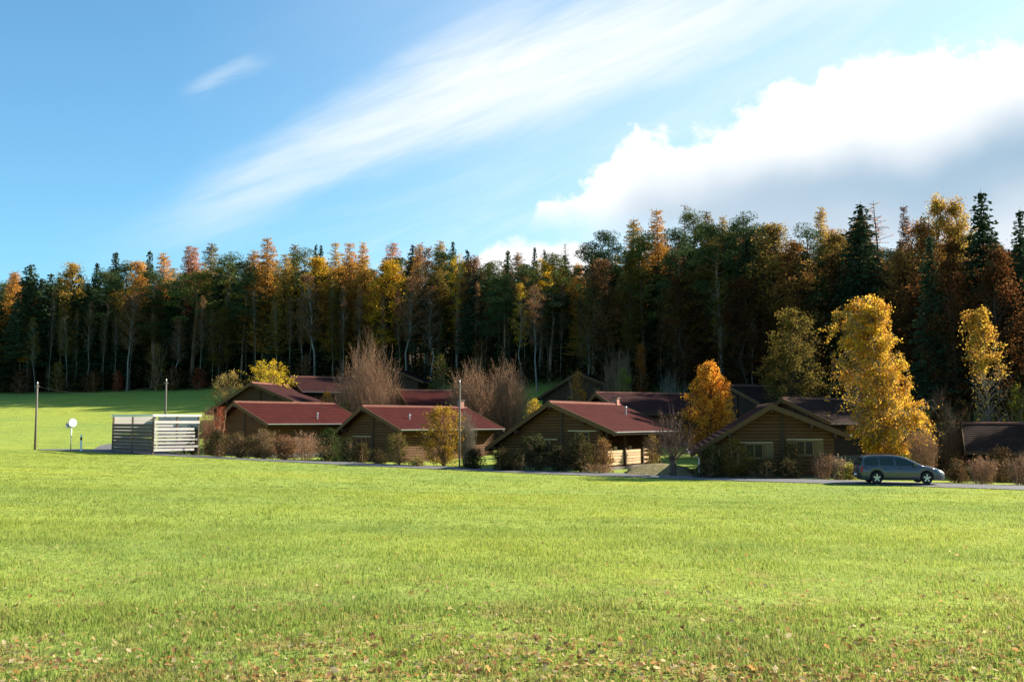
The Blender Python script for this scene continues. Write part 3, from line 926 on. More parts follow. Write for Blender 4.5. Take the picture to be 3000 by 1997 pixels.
def gen_bare(rng, w, h, n=170, twigs=6, r0=0.016, spread=0.5, nleaf=0, leaf=0.1, dome=0.75, trunk=None):
    """fan of bare stems and twigs, optionally with a few dry leaves"""
    az = rng.uniform(0, 6.283, n)
    rad = np.sqrt(rng.random(n))
    ang = rad * 1.0
    top = h * (1 - (1 - dome) * rad ** 2) * rng.uniform(0.72, 1.03, n)
    R = w / 2 * rad * rng.uniform(0.8, 1.1, n)
    K = 6
    s = np.linspace(0, 1, K)
    zb = 0.0 if trunk is None else trunk[0]
    b = rng.normal(0, spread * w * 0.5 if trunk is None else 0.05, (n, 2))
    ph = s[None] ** 0.75
    if trunk is None:
        b = np.stack([R * np.cos(az), R * np.sin(az)], 1) * spread + rng.normal(0, 0.04 * w, (n, 2))
        R = R * (1 - spread)
    x = b[:, :1] + (R * np.cos(az))[:, None] * ph; y = b[:, 1:] + (R * np.sin(az))[:, None] * ph
    z = zb + (top - zb)[:, None] * s[None] ** 1.05
    wig = rng.normal(0, 0.018 * h, (n, K, 2)) * s[None, :, None]
    Pth = np.stack([x + wig[..., 0], y + wig[..., 1], z], -1)
    Pth[:, 0, 2] -= 0.15
    parts = [tubes(Pth, r0 * (1 - 0.8 * s) * 1.0, 3)]
    f = rng.uniform(0.25, 0.98, (n, twigs)); seg = np.clip((f * (K - 1)).astype(int), 0, K - 2); fr = f * (K - 1) - seg
    I = np.arange(n)[:, None]
    st = Pth[I, seg] * (1 - fr[..., None]) + Pth[I, seg + 1] * fr[..., None]
    d = unit(unit(Pth[I, seg + 1] - Pth[I, seg]) + rng.normal(0, 0.42, (n, twigs, 3)))
    ln = h * rng.uniform(0.06, 0.2, (n, twigs, 1))
    en = st + d * ln + np.array([0, 0, 1]) * ln * 0.15
    TW = np.stack([st, (st + en) / 2 + rng.normal(0, 0.01 * h, st.shape), en], 2).reshape(-1, 3, 3)
    parts.append(tubes(TW, np.array([r0 * 0.55, r0 * 0.4, r0 * 0.2]), 3))
    if trunk is not None:
        parts.append(tubes(np.array([[[0, 0, -0.3], [0.03, 0, zb * 0.5], [0, 0.02, zb + 0.15]]]), np.array([trunk[1] * 1.3, trunk[1], trunk[1] * 0.9]), 9))
    lf = None
    if nleaf:
        i = rng.integers(0, len(TW), nleaf); u = rng.random((nleaf, 1))
        p = TW[i, 0] * (1 - u) + TW[i, 2] * u + rng.normal(0, 0.07, (nleaf, 3))
        p[:, 2] = np.maximum(p[:, 2], 0.03)
        lf = leaves(rng, p, rng.uniform(0.6, 1.3, nleaf) * leaf, None, 0.7)
    return join(parts), lf

# ------------------------------------------------------------------ forest prototypes
PROTO = {}
def proto(kind, i, wood, leaf, bark, lm):
    V, Q = wood; wm = np_mesh('trunk', V, Q, smooth=True); wm.materials.append(M[bark])
    V, Q = leaf; lm_ = np_mesh('crown', V, Q); lm_.materials.append(M[lm])
    r = np.hypot(V[:, 0], V[:, 1]); width = 2 * np.percentile(r, 96)
    PROTO.setdefault(kind, []).append((wm, lm_, float(width), float(V[:, 2].max())))
for i in range(4):
    g = np.random.default_rng(100 + i)
    proto('spruce', i, *gen_spruce(g, 18, 2.7, 0.10 + 0.06 * i, 1.25, 0.36, reps=3, power=0.72), 'bark', 'needle')
for i in range(5):
    g = np.random.default_rng(200 + i)
    proto('pine', i, *gen_pine(g, 18, 2.3 + 0.2 * (i % 3), 0.34 + 0.05 * i, 46 - 2 * i, 170, 0.21), 'pine_bark', 'needle')
for i in range(5):
    g = np.random.default_rng(300 + i)
    proto('larch', i, *gen_spruce(g, 18, 2.2, 0.24 + 0.06 * (i % 3), 1.5, 0.20, upcurve=-0.02, sparse=0.12, per=7, power=0.55, reps=4, tip=0.34), 'bark', 'larch')
for i in range(2):
    g = np.random.default_rng(350 + i)
    proto('bare_larch', i, *gen_spruce(g, 18, 2.0, 0.35, 0.45, 0.18, upcurve=0.05, sparse=0.45, per=6, power=0.6), 'bark', 'larch')
for i in range(4):
    g = np.random.default_rng(400 + i)
    proto('birch', i, *gen_broad(g, 18, [(0.4, .5, .5), (0.55, 1.5, 1.6), (0.75, 1.8, 1.6), (0.9, 1.1, 1.0), (1.0, .2, .2)], 40, 6, 3600, 0.16, 0.25, 0.5, 0.11, (g.normal(0, .7), g.normal(0, .4)), 0.45), 'birch_bark', 'leaf')
for i in range(4):
    g = np.random.default_rng(500 + i)
    proto('beech', i, *gen_broad(g, 18, [(0.1, 1.6, 1.6), (0.3, 3.0, 2.8), (0.55, 3.1, 3.2), (0.8, 2.2, 2.3), (1.0, .4, .4)], 80, 8, 11000, 0.20, 0.34, 0.2, 0.22, (g.normal(0, .4), 0), 0.14), 'bark', 'leaf')
for i in range(3):
    g = np.random.default_rng(550 + i)
    proto('golden', i, *gen_broad(g, 18, [(0.3, 1.0, 1.0), (0.5, 2.1, 2.0), (0.7, 2.2, 2.3), (0.88, 1.4, 1.3), (1.0, .2, .2)], 70, 8, 9500, 0.17, 0.28, 0.3, 0.16, (g.normal(0, .4), 0), 0.32), 'bark', 'leaf')

TREE_NAME = dict(spruce='spruce_tree', pine='pine_tree', larch='larch_tree', bare_larch='larch_tree', birch='birch_tree', beech='beech_tree', golden='autumn_tree')
def plant_tree(kind, px, ytop, wpx, D, col, label, group, rng, pick=None):
    x = (px - 1500) / F_PX * D
    b = gz1(x, D)
    top = P(px, ytop, D)[2]
    pr = PROTO[kind][(rng.integers(0, len(PROTO[kind])) if pick is None else pick)]
    H = max(3.0, top - b)
    sz = H / pr[3]
    sx = wpx * D / F_PX / pr[2]
    t = thing(TREE_NAME[kind], label, 'tree', (x, D, b), 0, group, (sx, sx * rng.uniform(0.85, 1.15), sz))
    t.rotation_euler = (rng.normal(0, 0.022), rng.normal(0, 0.022), rng.uniform(0, 6.283))
    tr = bpy.data.objects.new('trunk', pr[0]); COL.objects.link(tr); tr.parent = t
    cr = bpy.data.objects.new('crown', pr[1]); COL.objects.link(cr); cr.parent = t
    v = rng.uniform(0.85, 1.15)
    cr.color = (col[0] * v, col[1] * v, col[2] * v, 1)
    return t

C_SPRUCE = (0.046, 0.070, 0.034); C_PINE = (0.065, 0.095, 0.036); C_PINE2 = (0.120, 0.140, 0.036)
C_OR = (0.54, 0.265, 0.050); C_OCH = (0.44, 0.270, 0.050); C_PINK = (0.52, 0.23, 0.11); C_YEL = (0.58, 0.34, 0.030)
C_RUST = (0.125, 0.052, 0.018); C_BRN = (0.24, 0.125, 0.055); C_OLV = (0.19, 0.135, 0.030); C_OCH2 = (0.27, 0.175, 0.045); C_OR2 = (0.38, 0.185, 0.05)
G_SKY = 'trees along the forest edge'
FT = [  # kind, x, ytop, width px, depth offset, colour, label
 ('larch', 12, 792, 55, 4, C_OR, 'orange larch at the extreme left edge of the forest skyline'),
 ('spruce', 83, 772, 75, 1, C_SPRUCE, 'dark pointed spruce rising above the leftmost pole'),
 ('larch', 45, 800, 50, 9, C_PINK, 'pale orange larch tip just left of the dark spruce above the leftmost pole'),
 ('spruce', 140, 800, 70, 2, C_SPRUCE, 'dark bushy spruce between leftmost pole and the round ochre tree'),
 ('golden', 210, 764, 75, 6, C_OCH, 'round-topped ochre tree on the skyline left of the first tall spruce tip'),
 ('spruce', 262, 770, 45, 9, C_SPRUCE, 'thin dark spruce tip right beside the round ochre tree'),
 ('spruce', 320, 738, 60, 10, C_SPRUCE, 'tall dark spruce tip, highest in the left fifth of the skyline'),
 ('pine', 295, 785, 80, 3, C_PINE, 'green pine below the tall spruce tip at left'),
 ('pine', 365, 765, 60, 12, C_PINE, 'green pine top wedged left of the round orange crown'),
 ('golden', 398, 758, 62, 3, C_OR, 'round orange crown above the leaning white birch'),
 ('spruce', 425, 735, 46, 14, C_SPRUCE, 'narrow black-green spruce spike directly behind the round orange crown'),
 ('larch', 492, 736, 55, 8, C_OR, 'orange-brown larch cone above the second pole'),
 ('pine', 455, 790, 80, 2, C_PINE, 'green pine in front of the orange-brown larch cone'),
 ('larch', 541, 717, 46, 13, C_PINK, 'pinkish larch spike, left one of the pink pair'),
 ('larch', 572, 724, 46, 13, C_PINK, 'pinkish larch spike, right one of the pink pair'),
 ('larch', 609, 713, 56, 9, C_OLV, 'olive green larch right of the pink pair'),
 ('pine', 560, 790, 100, 2, C_PINE2, 'light green pine below the pink pair of larches'),
 ('pine', 650, 735, 75, 5, C_PINE2, 'green pine with a lit top right of the olive larch'),
 ('pine', 705, 758, 75, 2, C_PINE, 'dark pine left of the tallest orange larch'),
 ('larch', 748, 732, 60, 3, C_OR, 'broad orange larch leaning on the tallest orange larch'),
 ('larch', 787, 696, 66, 2, C_OR, 'tallest orange larch in the left half of the forest'),
 ('larch', 822, 745, 60, 1, C_OCH, 'ochre larch just right of the tallest orange larch'),
 ('larch', 847, 712, 50, 12, C_OLV, 'olive larch spike behind the ochre larches'),
 ('pine', 877, 720, 62, 9, C_PINE2, 'yellow-green pine between two olive spikes'),
 ('spruce', 906, 714, 30, 20, C_SPRUCE, 'thin dark spruce needle, left of the twin spikes in mid skyline'),
 ('spruce', 934, 716, 32, 20, C_SPRUCE, 'thin dark spruce needle, right of the twin spikes in mid skyline'),
 ('golden', 930, 745, 85, 4, C_YEL, 'bright yellow tree under the twin spruce spikes'),
 ('golden', 975, 770, 75, 2, C_OR, 'orange tree at the shoulder of the bright yellow tree'),
 ('larch', 985, 712, 45, 12, C_OCH, 'ochre larch spike above the orange shoulder tree'),
 ('larch', 1022, 712, 52, 6, C_OR, 'orange larch left of the golden tree above the tall bare shrub'),
 ('larch', 1058, 706, 46, 10, C_OR, 'slim orange larch tip behind the golden tree above the tall bare shrub'),
 ('golden', 1118, 752, 80, 1, C_YEL, 'golden tree glowing over the tall bare shrub'),
 ('larch', 1070, 760, 60, 5, C_OCH, 'dull ochre larch tucked left of the golden tree'),
 ('larch', 1136, 710, 62, 9, C_PINK, 'rosy larch rising behind the golden tree'),
 ('pine', 1170, 745, 70, 6, C_PINE2, 'green pine right of the rosy larch'),
 ('spruce', 1200, 716, 46, 14, C_SPRUCE, 'small dark spruce left of the trio of brown larches'),
 ('larch', 1215, 712, 48, 9, C_OR, 'left larch of the brown trio in mid skyline'),
 ('birch', 1245, 706, 70, 3, C_BRN, 'brown thinly leaved birch forming the middle of the trio in mid skyline'),
 ('larch', 1274, 700, 52, 8, C_OCH, 'right and highest larch of the brown trio in mid skyline'),
 ('pine', 1300, 730, 60, 5, C_PINE, 'green pine right of the brown trio'),
 ('spruce', 1333, 705, 40, 16, C_SPRUCE, 'dark spruce spike left of the small low cloud'),
 ('birch', 1338, 740, 50, 3, C_YEL, 'thin yellow birch bending right below the dark spruce spike'),
 ('spruce', 1366, 732, 45, 9, C_SPRUCE, 'blackish spruce between thin yellow birch and brown crown'),
 ('golden', 1396, 738, 72, 4, C_BRN, 'rounded brown crown at the left end of the small low cloud'),
 ('pine', 1440, 755, 75, 6, C_PINE2, 'fresh green pine under the left part of the small cloud'),
 ('spruce', 1482, 735, 50, 12, C_PINE, 'green spruce tip against the small low cloud'),
 ('larch', 1522, 738, 48, 9, C_BRN, 'brownish larch against the small low cloud'),
 ('spruce', 1567, 722, 32, 16, C_SPRUCE, 'thin dark spruce tip at the middle of the small low cloud'),
 ('birch', 1583, 752, 70, 3, C_YEL, 'yellow birch whose leaves hang in a bright streak under the small cloud'),
 ('spruce', 1597, 730, 34, 18, C_SPRUCE, 'second thin dark spruce tip over the yellow hanging birch'),
 ('pine', 1630, 738, 70, 6, C_PINE2, 'green pine right of the yellow hanging birch'),
 ('spruce', 1660, 745, 50, 8, C_SPRUCE, 'dark spruce left of the step up in the skyline'),
 ('bare_larch', 1674, 715, 40, 14, C_BRN, 'almost bare larch at the foot of the skyline step'),
 ('golden', 1698, 760, 46, 4, C_OR, 'small orange crown at the foot of the skyline step'),
 ('pine', 1738, 700, 95, 1, C_PINE, 'dark rounded pine that starts the step up in the skyline'),
 ('pine', 1795, 672, 85, 3, C_PINE, 'second dark rounded pine climbing the skyline step'),
 ('larch', 1850, 640, 66, 6, C_OCH, 'ochre larch standing over the dark rounded pines'),
 ('pine', 1890, 672, 80, 1, C_PINE2, 'light green pine between the ochre and orange larches'),
 ('larch', 1940, 614, 66, 5, C_OR, 'orange larch at the left of the bare leafless larch'),
 ('bare_larch', 2000, 600, 60, 7, C_BRN, 'leafless larch skeleton against the grey cloud'),
 ('pine', 1975, 668, 90, 1, C_PINE, 'dark pine in front of the leafless larch skeleton'),
 ('pine', 2045, 607, 72, 6, C_PINE2, 'tall lit pine right of the leafless larch'),
 ('larch', 2088, 614, 50, 9, C_OLV, 'olive larch spike between two tall pines'),
 ('pine', 2110, 655, 105, 1, C_PINE, 'wide green pine below the olive spike'),
 ('larch', 2145, 628, 48, 8, C_OCH, 'small ochre larch left of the two-headed dark pine'),
 ('pine', 2188, 616, 85, 3, C_PINE, 'two-headed dark pine right of the small ochre larch'),
 ('pine', 2240, 655, 80, 5, C_PINE, 'pine left of the wide rust-gold crown'),
 ('golden', 2296, 640, 120, 1, C_OCH2, 'wide rust-gold crown over the dull olive tree'),
 ('pine', 2385, 648, 75, 1, C_PINE, 'dark pine right of the wide rust-gold crown'),
 ('larch', 2408, 608, 52, 7, C_OCH, 'pale ochre larch tip behind the dark pine'),
 ('golden', 2450, 660, 80, 3, C_OCH2, 'gold-brown crown leaning against the broad dark conifer'),
 ('spruce', 2516, 598, 100, 1, C_SPRUCE, 'broad dark conifer directly above the big golden birch'),
 ('bare_larch', 2610, 588, 85, 4, C_PINK, 'pinkish half-bare larch right of the broad dark conifer'),
 ('golden', 2690, 625, 90, 2, C_OR2, 'orange crown between the half-bare larch and the yellow pair'),
 ('larch', 2682, 602, 40, 9, C_RUST, 'rusty larch spike above the orange crown'),
 ('golden', 2770, 552, 80, 3, C_OCH, 'left one of the tall yellow pair of trees, highest on the skyline'),
 ('golden', 2842, 558, 72, 3, C_OCH, 'right one of the tall yellow pair of trees next to the big dark spruce'),
 ('spruce', 2892, 562, 115, -9, C_SPRUCE, 'big dark spruce near the right edge of the photo'),
 ('spruce', 2990, 612, 85, -10, C_SPRUCE, 'dark spruce cut by the right edge of the photo'),
 # inner and lower trees
 ('birch', 372, 850, 70, -2, C_BRN, 'leaning white-trunked birch with sparse brown top, left forest edge'),
 ('birch', 200, 900, 40, -1, C_OLV, 'slim pale birch trunk between the poles in left forest shade'),
 ('birch', 520, 930, 45, -1, C_BRN, 'slim pale birch just right of the second pole'),
 ('birch', 918, 790, 80, -2, C_BRN, 'white-trunked birch with grey-brown twigs left of the tall bare shrub'),
 ('birch', 1190, 800, 60, -2, C_BRN, 'white birch trunk rising right of the tall bare shrub'),
 ('birch', 1262, 830, 60, -1, C_BRN, 'thin birch with rosy twigs above the round green bush'),
 ('birch', 1573, 828, 62, -3, C_BRN, 'tall straight white birch behind the broad bare shrub'),
 ('birch', 1530, 826, 48, -1, C_YEL, 'birch with bright yellow cluster beside the tall straight white birch'),
 ('birch', 1728, 955, 50, -2, C_OLV, 'small olive birch above the dim gabled chalet'),
 ('birch', 2115, 800, 55, -2, C_OLV, 'pale twin birch trunk showing above the orange conical tree'),
 ('pine', 1610, 850, 95, 1, C_SPRUCE, 'blackish pine right of the tall straight white birch'),
 ('pine', 1480, 870, 95, 1, C_PINE, 'shaded pine above the broad bare shrub'),
 ('golden', 1850, 760, 70, 0, C_OLV, 'dull olive tree in shade over the light green sapling'),
 ('golden', 1770, 755, 90, 0, C_BRN, 'brown crown in shade under the rounded pines'),
 ('beech', 2010, 790, 130, -2, C_RUST, 'dark russet beech uphill of the orange conical tree'),
 ('beech', 2180, 800, 150, -1, C_RUST, 'dark russet beech left of the dull olive tree'),
 ('beech', 2330, 790, 150, 0, C_RUST, 'rust-brown beech behind the dull olive tree'),
 ('beech', 2640, 790, 170, 0, C_RUST, 'dark rust beech filling the gap right of the golden birch top'),
 ('beech', 2740, 760, 190, -3, C_RUST, 'large dark rust beech beneath the tall yellow pair'),
 ('beech', 2970, 850, 150, -5, (0.30, 0.10, 0.035), 'red-brown beech at the right edge under the cut dark spruce'),
 ('beech', 2800, 668, 140, -11, C_RUST, 'dark rust beech standing in front of the tall yellow pair'),
 ('spruce', 2742, 690, 95, -10, C_SPRUCE, 'dark spruce in front of the orange crown right of the golden birch'),
 ('beech', 2915, 700, 140, -12, C_RUST, 'dark rust beech at the foot of the big dark spruce'),
 ('beech', 2950, 745, 150, -9, C_RUST, 'dark rust beech between the big dark spruce and the right edge of the photo'),
 ('beech', 2840, 770, 120, -8, C_RUST, 'dark rust beech rising behind the half-bare birch at right'),
 ('golden', 2690, 715, 110, -1, C_OR2, 'low orange branches spreading under the rusty larch spike'),
 ('golden', 2355, 700, 100, 0, C_OR2, 'golden side crown hanging right of the wide rust-gold crown'),
 ('larch', 1000, 830, 60, 0, C_OLV, 'shaded olive larch left of the golden glowing tree'),
 ('golden', 640, 890, 55, -1, C_OLV, 'thin dull tree beneath the lit-top pine'),
]
frng = np.random.default_rng(77)
for k, px, yt, w, dd, col, lab in FT:
    plant_tree(k, px, yt, w * (1.3 if k in ('birch', 'beech') else 1.62), Df(px) + dd, col, lab, G_SKY, frng)

# the shaded mass behind and between them
sky_x = np.array([t[1] for t in FT if t[2] < 800]); sky_y = np.array([t[2] for t in FT if t[2] < 800])
o_ = np.argsort(sky_x); sky_x, sky_y = sky_x[o_], sky_y[o_]
def skyline(px):
    d = np.abs(sky_x - px); near = d < 70
    return float(np.mean(sky_y[near])) if near.any() else float(np.interp(px, sky_x, sky_y))
FILL_LABEL = dict(spruce='dark spruce standing back in forest shade', pine='tall bare-stemmed pine standing back in forest shade',
                  larch='dull autumn larch standing back in forest shade', beech='shaded autumn beech standing back in forest shade')
REGIONS = [(110, 'at the left edge of the photo'), (300, 'just right of the leftmost pole'), (487, 'left of the second pole'), (680, 'above the slatted enclosure'), (850, 'above the bright yellow domed bush'),
           (980, 'left of the tall leafless shrub'), (1180, 'above the tall leafless shrub'), (1340, 'above the round grey-green bush'), (1560, 'above the broad leafless shrubs'), (1730, 'above the dim gabled chalet'),
           (1900, 'above the russet column tree'), (2150, 'above the orange conical tree'), (2440, 'above the dull olive rounded tree'), (2640, 'above the big golden birch'), (2850, 'right of the big golden birch'), (9999, 'at the right edge of the photo')]
def region(px):
    return next(n for x, n in REGIONS if px < x)
for row, dd in enumerate((3.5, 8, 13, 19, 27, 38, 50)):
    step = 52 + row * 4
    for px in np.arange(-160 + row * 17, 3380, step):
        D = Df(px) + dd + frng.uniform(-2, 2)
        q = px + frng.uniform(-18, 18)
        right = px > 1950
        r = frng.random()
        kind = 'spruce' if r < 0.45 else ('pine' if r < 0.78 else 'larch')
        if right and r > 0.55: kind = 'beech' if dd < 20 else 'larch'
        yt = skyline(px) + frng.uniform(28, 105) + (30 if row == 0 else 0)
        col = dict(spruce=C_SPRUCE, pine=C_PINE, larch=(C_OCH, C_OLV, C_OR)[frng.integers(0, 3)], beech=(C_RUST, C_OLV, C_BRN)[frng.integers(0, 3)])[kind]
        w = dict(spruce=88, pine=82, larch=64, beech=130)[kind] * frng.uniform(1.15, 1.7) * (130 / D) ** 0.4
        plant_tree(kind, q, yt, w, D, col, FILL_LABEL[kind] + ' ' + region(q), 'shaded ' + kind + ' trees ' + region(q), frng)

for i, px in enumerate(np.concatenate([np.linspace(60, 1000, 24), np.linspace(1060, 1760, 14), np.linspace(1950, 2250, 6)])):
    q = px + frng.uniform(-16, 16)
    plant_tree('birch', q, frng.uniform(815, 930), frng.uniform(26, 44), Df(q) + frng.uniform(-1.5, 2.5), (C_OLV, C_BRN, (0.10, 0.075, 0.03))[frng.integers(0, 3)],
               'slim pale-stemmed young birch at the forest front ' + region(q), 'slim birches at the forest front ' + region(q), frng)
def undergrowth():
    rng = np.random.default_rng(31)
    n = 60000
    px = rng.uniform(-200, 3300, n)
    D = np.interp(px, [f[0] for f in FOREST], [f[1] for f in FOREST]) + rng.uniform(-1.5, 16, n) + 1.5 * np.sin(px * 0.02)
    x = (px - 1500) / F_PX * D
    hmax = 1.2 + 1.6 * (0.5 + 0.5 * np.sin(px * 0.045 + D * 0.7)) + 0.8 * np.sin(px * 0.013) ** 2
    z = gz(x, D) + rng.random(n) ** 0.8 * hmax
    V, Q = leaves(rng, np.column_stack([x, D, z]), rng.uniform(0.25, 0.5, n), None, 0.7)
    o = obj('undergrowth', np_mesh('undergrowth', V, Q), M['leaf']); o.color = (0.075, 0.055, 0.02, 1)
    tag(o, 'low dark bushes and saplings massed along the forest foot', 'undergrowth', kind='stuff')
undergrowth()
# the wood carried on out of view, trees added to shade back roofs
for x, y, h, kind in ((41, 77, 13, 'beech'), (46, 80, 15, 'spruce'), (50, 76, 15, 'beech'), (54, 81, 17, 'spruce'), (49, 86, 17, 'beech'), (56, 72, 14, 'beech'), (60, 77, 17, 'spruce'), (46, 71, 13, 'beech'), (43.5, 74, 12, 'beech'), (50, 69, 14, 'spruce'), (43, 68, 11, 'beech'), (47, 66, 12, 'beech'), (51, 64, 13, 'beech')):
    px = 1500 + x / y * F_PX
    plant_tree(kind, px, 998.5 + F_PX * math.tan(PITCH - math.atan((gz1(x, y) + h - 1.6) / y)), 4.6 / y * F_PX, y, C_RUST if kind == 'beech' else C_SPRUCE,
               FILL_LABEL[kind] + ' at the right edge of the photo', 'shaded ' + kind + ' trees at the right edge of the photo', frng)

# ------------------------------------------------------------------ garden trees and shrubs
def place_plant(name, label, cat, px, ybase, D, wood, leaf, bark, col, lm='leaf', group=None, rz=0.0):
    x = (px - 1500) / F_PX * D
    b = gz1(x, D)
    t = thing(name, label, cat, (x, D, b), rz, group)
    V, Q = wood
    obj('stems' if cat == 'shrub' else 'trunk', np_mesh('stems', V, Q, smooth=True), M[bark], t)
    if leaf is not None:
        V, Q = leaf
        c = obj('foliage' if cat == 'shrub' else 'crown', np_mesh('foliage', V, Q), M[lm], t)
        c.color = (*col, 1)
    return t
def mpp(D): return D / F_PX

def height_at(px, ytop, D):
    x = (px - 1500) / F_PX * D
    return P(px, ytop, D)[2] - gz1(x, D)

seedc = [1000]
def R_():
    seedc[0] += 1
    return np.random.default_rng(seedc[0])

def px_env(px, D, H, prof):
    """prof: (y, xmin, xmax) in photograph pixels -> (t, left, right)"""
    b = gz1((px - 1500) / F_PX * D, D)
    out = []
    for y, x0, x1 in prof:
        z = P(px, y, D)[2] - b
        out.append((z / H, max(0.05, (px - x0) * mpp(D)), max(0.05, (x1 - px) * mpp(D))))
    return sorted(out)

# big golden birch behind the car
D = 60.5; px = 2590; H = height_at(px, 862, D)
g = R_()
w_, l_ = gen_broad(g, H, px_env(px, D, H, [(862, 2560, 2600), (890, 2500, 2612), (950, 2470, 2618), (1030, 2466, 2632), (1100, 2470, 2672), (1180, 2486, 2708), (1250, 2498, 2712), (1300, 2530, 2685), (1335, 2565, 2630)]),
                   190, 12, 46000, 0.115, 0.12, 0.8, 0.17, (-0.6, 0), 0.14, twig_r=0.009)
place_plant('birch_tree', 'big golden birch standing right behind the parked car', 'tree', px, 1380, D, w_, l_, 'birch_bark', (0.62, 0.350, 0.042))
# dull olive tree left of it
D = 84; px = 2325; H = height_at(px, 905, D)
w_, l_ = gen_broad(R_(), H, px_env(px, D, H, [(905, 2300, 2345), (960, 2275, 2385), (1040, 2250, 2410), (1110, 2235, 2430), (1180, 2240, 2420)]), 110, 9, 16000, 0.14, 0.2, 0.35, 0.17, (0, 0), 0.2)
place_plant('autumn_tree', 'dull olive-yellow rounded tree left of the big golden birch', 'tree', px, 1200, D, w_, l_, 'bark', (0.17, 0.125, 0.028))
# far right birch with yellow tip
D = 68; px = 2895; H = height_at(px, 900, D)
w_, l_ = gen_broad(R_(), H, px_env(px, D, H, [(900, 2855, 2900), (950, 2845, 2910), (1010, 2845, 2945), (1080, 2850, 2965), (1160, 2845, 2965), (1230, 2870, 2950)]), 90, 9, 5200, 0.14, 0.16, 0.5, 0.10, (-0.3, 0), 0.16, twig_r=0.010, top_leaf=0.55)
place_plant('birch_tree', 'half-bare birch with a yellow tip near the right edge', 'tree', px, 1240, D, w_, l_, 'twig_grey', (0.50, 0.29, 0.045))
# orange conical tree
D = 74; px = 2080; H = height_at(px, 1060, D)
w_, l_ = gen_broad(R_(), H, px_env(px, D, H, [(1060, 2070, 2085), (1090, 2045, 2105), (1140, 2025, 2125), (1190, 2005, 2145), (1240, 2000, 2158), (1290, 2010, 2150), (1330, 2040, 2120)]), 120, 9, 26000, 0.105, 0.13, 0.1, 0.12, (0, 0), 0.12, up=0.8)
place_plant('autumn_tree', 'bright orange conical tree between the veranda chalet and shuttered gable', 'tree', px, 1340, D, w_, l_, 'bark', (0.72, 0.315, 0.042))
# small bare tree with a stout trunk by the road
D = 57; px = 1968
w_, l_ = gen_bare(R_(), 3.1, height_at(px, 1185, D), 60, 11, 0.016, nleaf=260, leaf=0.09, dome=0.35, trunk=(1.0, 0.18))
place_plant('bare_tree', 'small leafless tree with stout dark trunk beside the road', 'tree', px, 1385, D, w_, l_, 'twig_dark', (0.15, 0.09, 0.05))
# bare shrubs
def bare(label, x0, x1, yt, D, n, col=None, nleaf=0, bark='twig', tw=7, r0=0.018, dome=0.7, name='bare_shrub', leaf=0.1, group=None):
    px = (x0 + x1) / 2
    w_, l_ = gen_bare(R_(), (x1 - x0) * mpp(D) * 1.02, max(0.4, height_at(px, yt, D)), n, tw, r0, nleaf=nleaf, leaf=leaf, dome=dome)
    return place_plant(name, label, 'shrub', px, 0, D, w_, l_, bark, col or (0.2, 0.1, 0.04), group=group)
def leafy(label, x0, x1, yt, D, col, nleaf, leaf=0.14, prof=None, name='leafy_shrub', cat='shrub', nb=46, stems=3, sub=6, spread=0.14, droop=0.1, group=None, z0=0.05):
    px = (x0 + x1) / 2; H = max(0.4, height_at(px, yt, D)); w = (x1 - x0) / 2 * mpp(D)
    prof = prof or [(0.0, 0.75), (0.3, 1.0), (0.6, 0.95), (0.85, 0.62), (1.0, 0.15)]
    nleaf = int(nleaf * 1.7); leaf *= 0.75
    g = R_()
    env = [(t, r * w * g.uniform(0.9, 1.05), r * w * g.uniform(0.9, 1.05)) for t, r in prof]
    w_, l_ = gen_broad(g, H, env, nb, sub, nleaf, leaf, spread, droop, 0.05 + 0.008 * H, (0, 0), z0, stems, 0.006)
    return place_plant(name, label, cat, px, 0, D, w_, l_, 'twig', col, group=group)

bare('tall leafless grey-brown shrub between brown roof and forest', 985, 1172, 988, 92, 330, (0.30, 0.18, 0.085), 3200, 'twig', 10, 0.020, 0.45)
bare('broad leafless reddish-brown shrub behind the lone tall pole', 1312, 1455, 1062, 88, 300, (0.34, 0.19, 0.085), 2600, 'twig', 9, 0.02, 0.6)
bare('broad leafless grey shrub touching the reddish one, right side', 1410, 1555, 1056, 90, 280, (0.28, 0.17, 0.09), 1800, 'twig', 9, 0.02, 0.6)
bare('pale leafless sapling behind the orange conical tree', 1925, 2005, 1085, 100, 70, None, 0, 'twig_grey', 7, 0.018)
bare('brown leafless thicket left of the russet column tree', 1768, 1850, 1012, 106, 120, (0.2, 0.1, 0.04), 200, 'twig', 8, 0.02)
bare('thin reddish bare shrub left of the leftmost chalet', 588, 650, 1185, 77, 90, (0.30, 0.09, 0.05), 260, 'twig', 7, 0.012)
leafy('bright yellow domed bush over the dark brown gable', 705, 868, 1056, 106, (0.56, 0.40, 0.03), 4600, 0.17, [(0.0, 0.8), (0.4, 1.0), (0.75, 0.88), (0.92, 0.55), (1.0, 0.2)], nb=90)
leafy('pale straw-coloured bush left of the bright yellow dome', 605, 735, 1088, 104, (0.38, 0.27, 0.08), 2600, 0.15, nb=80)
leafy('golden leafy shrub right beside the lone tall pole', 1232, 1368, 1192, 66, (0.36, 0.215, 0.030), 4200, 0.13, [(0.0, 0.55), (0.2, 0.72), (0.5, 1.0), (0.8, 0.9), (1.0, 0.25)], nb=60)
bare('grey leafless shrub leaning on the lone tall pole', 1345, 1395, 1200, 67, 110, (0.2, 0.12, 0.05), 120, 'twig_grey', 8, 0.012)
leafy('round grey-green bush at the forest foot right of the tall bare shrub', 1245, 1335, 1036, 110, (0.13, 0.12, 0.030), 2200, 0.18)
leafy('yellow bush behind the peak of the veranda chalet', 1528, 1602, 1168, 78, (0.42, 0.27, 0.03), 1800, 0.14)
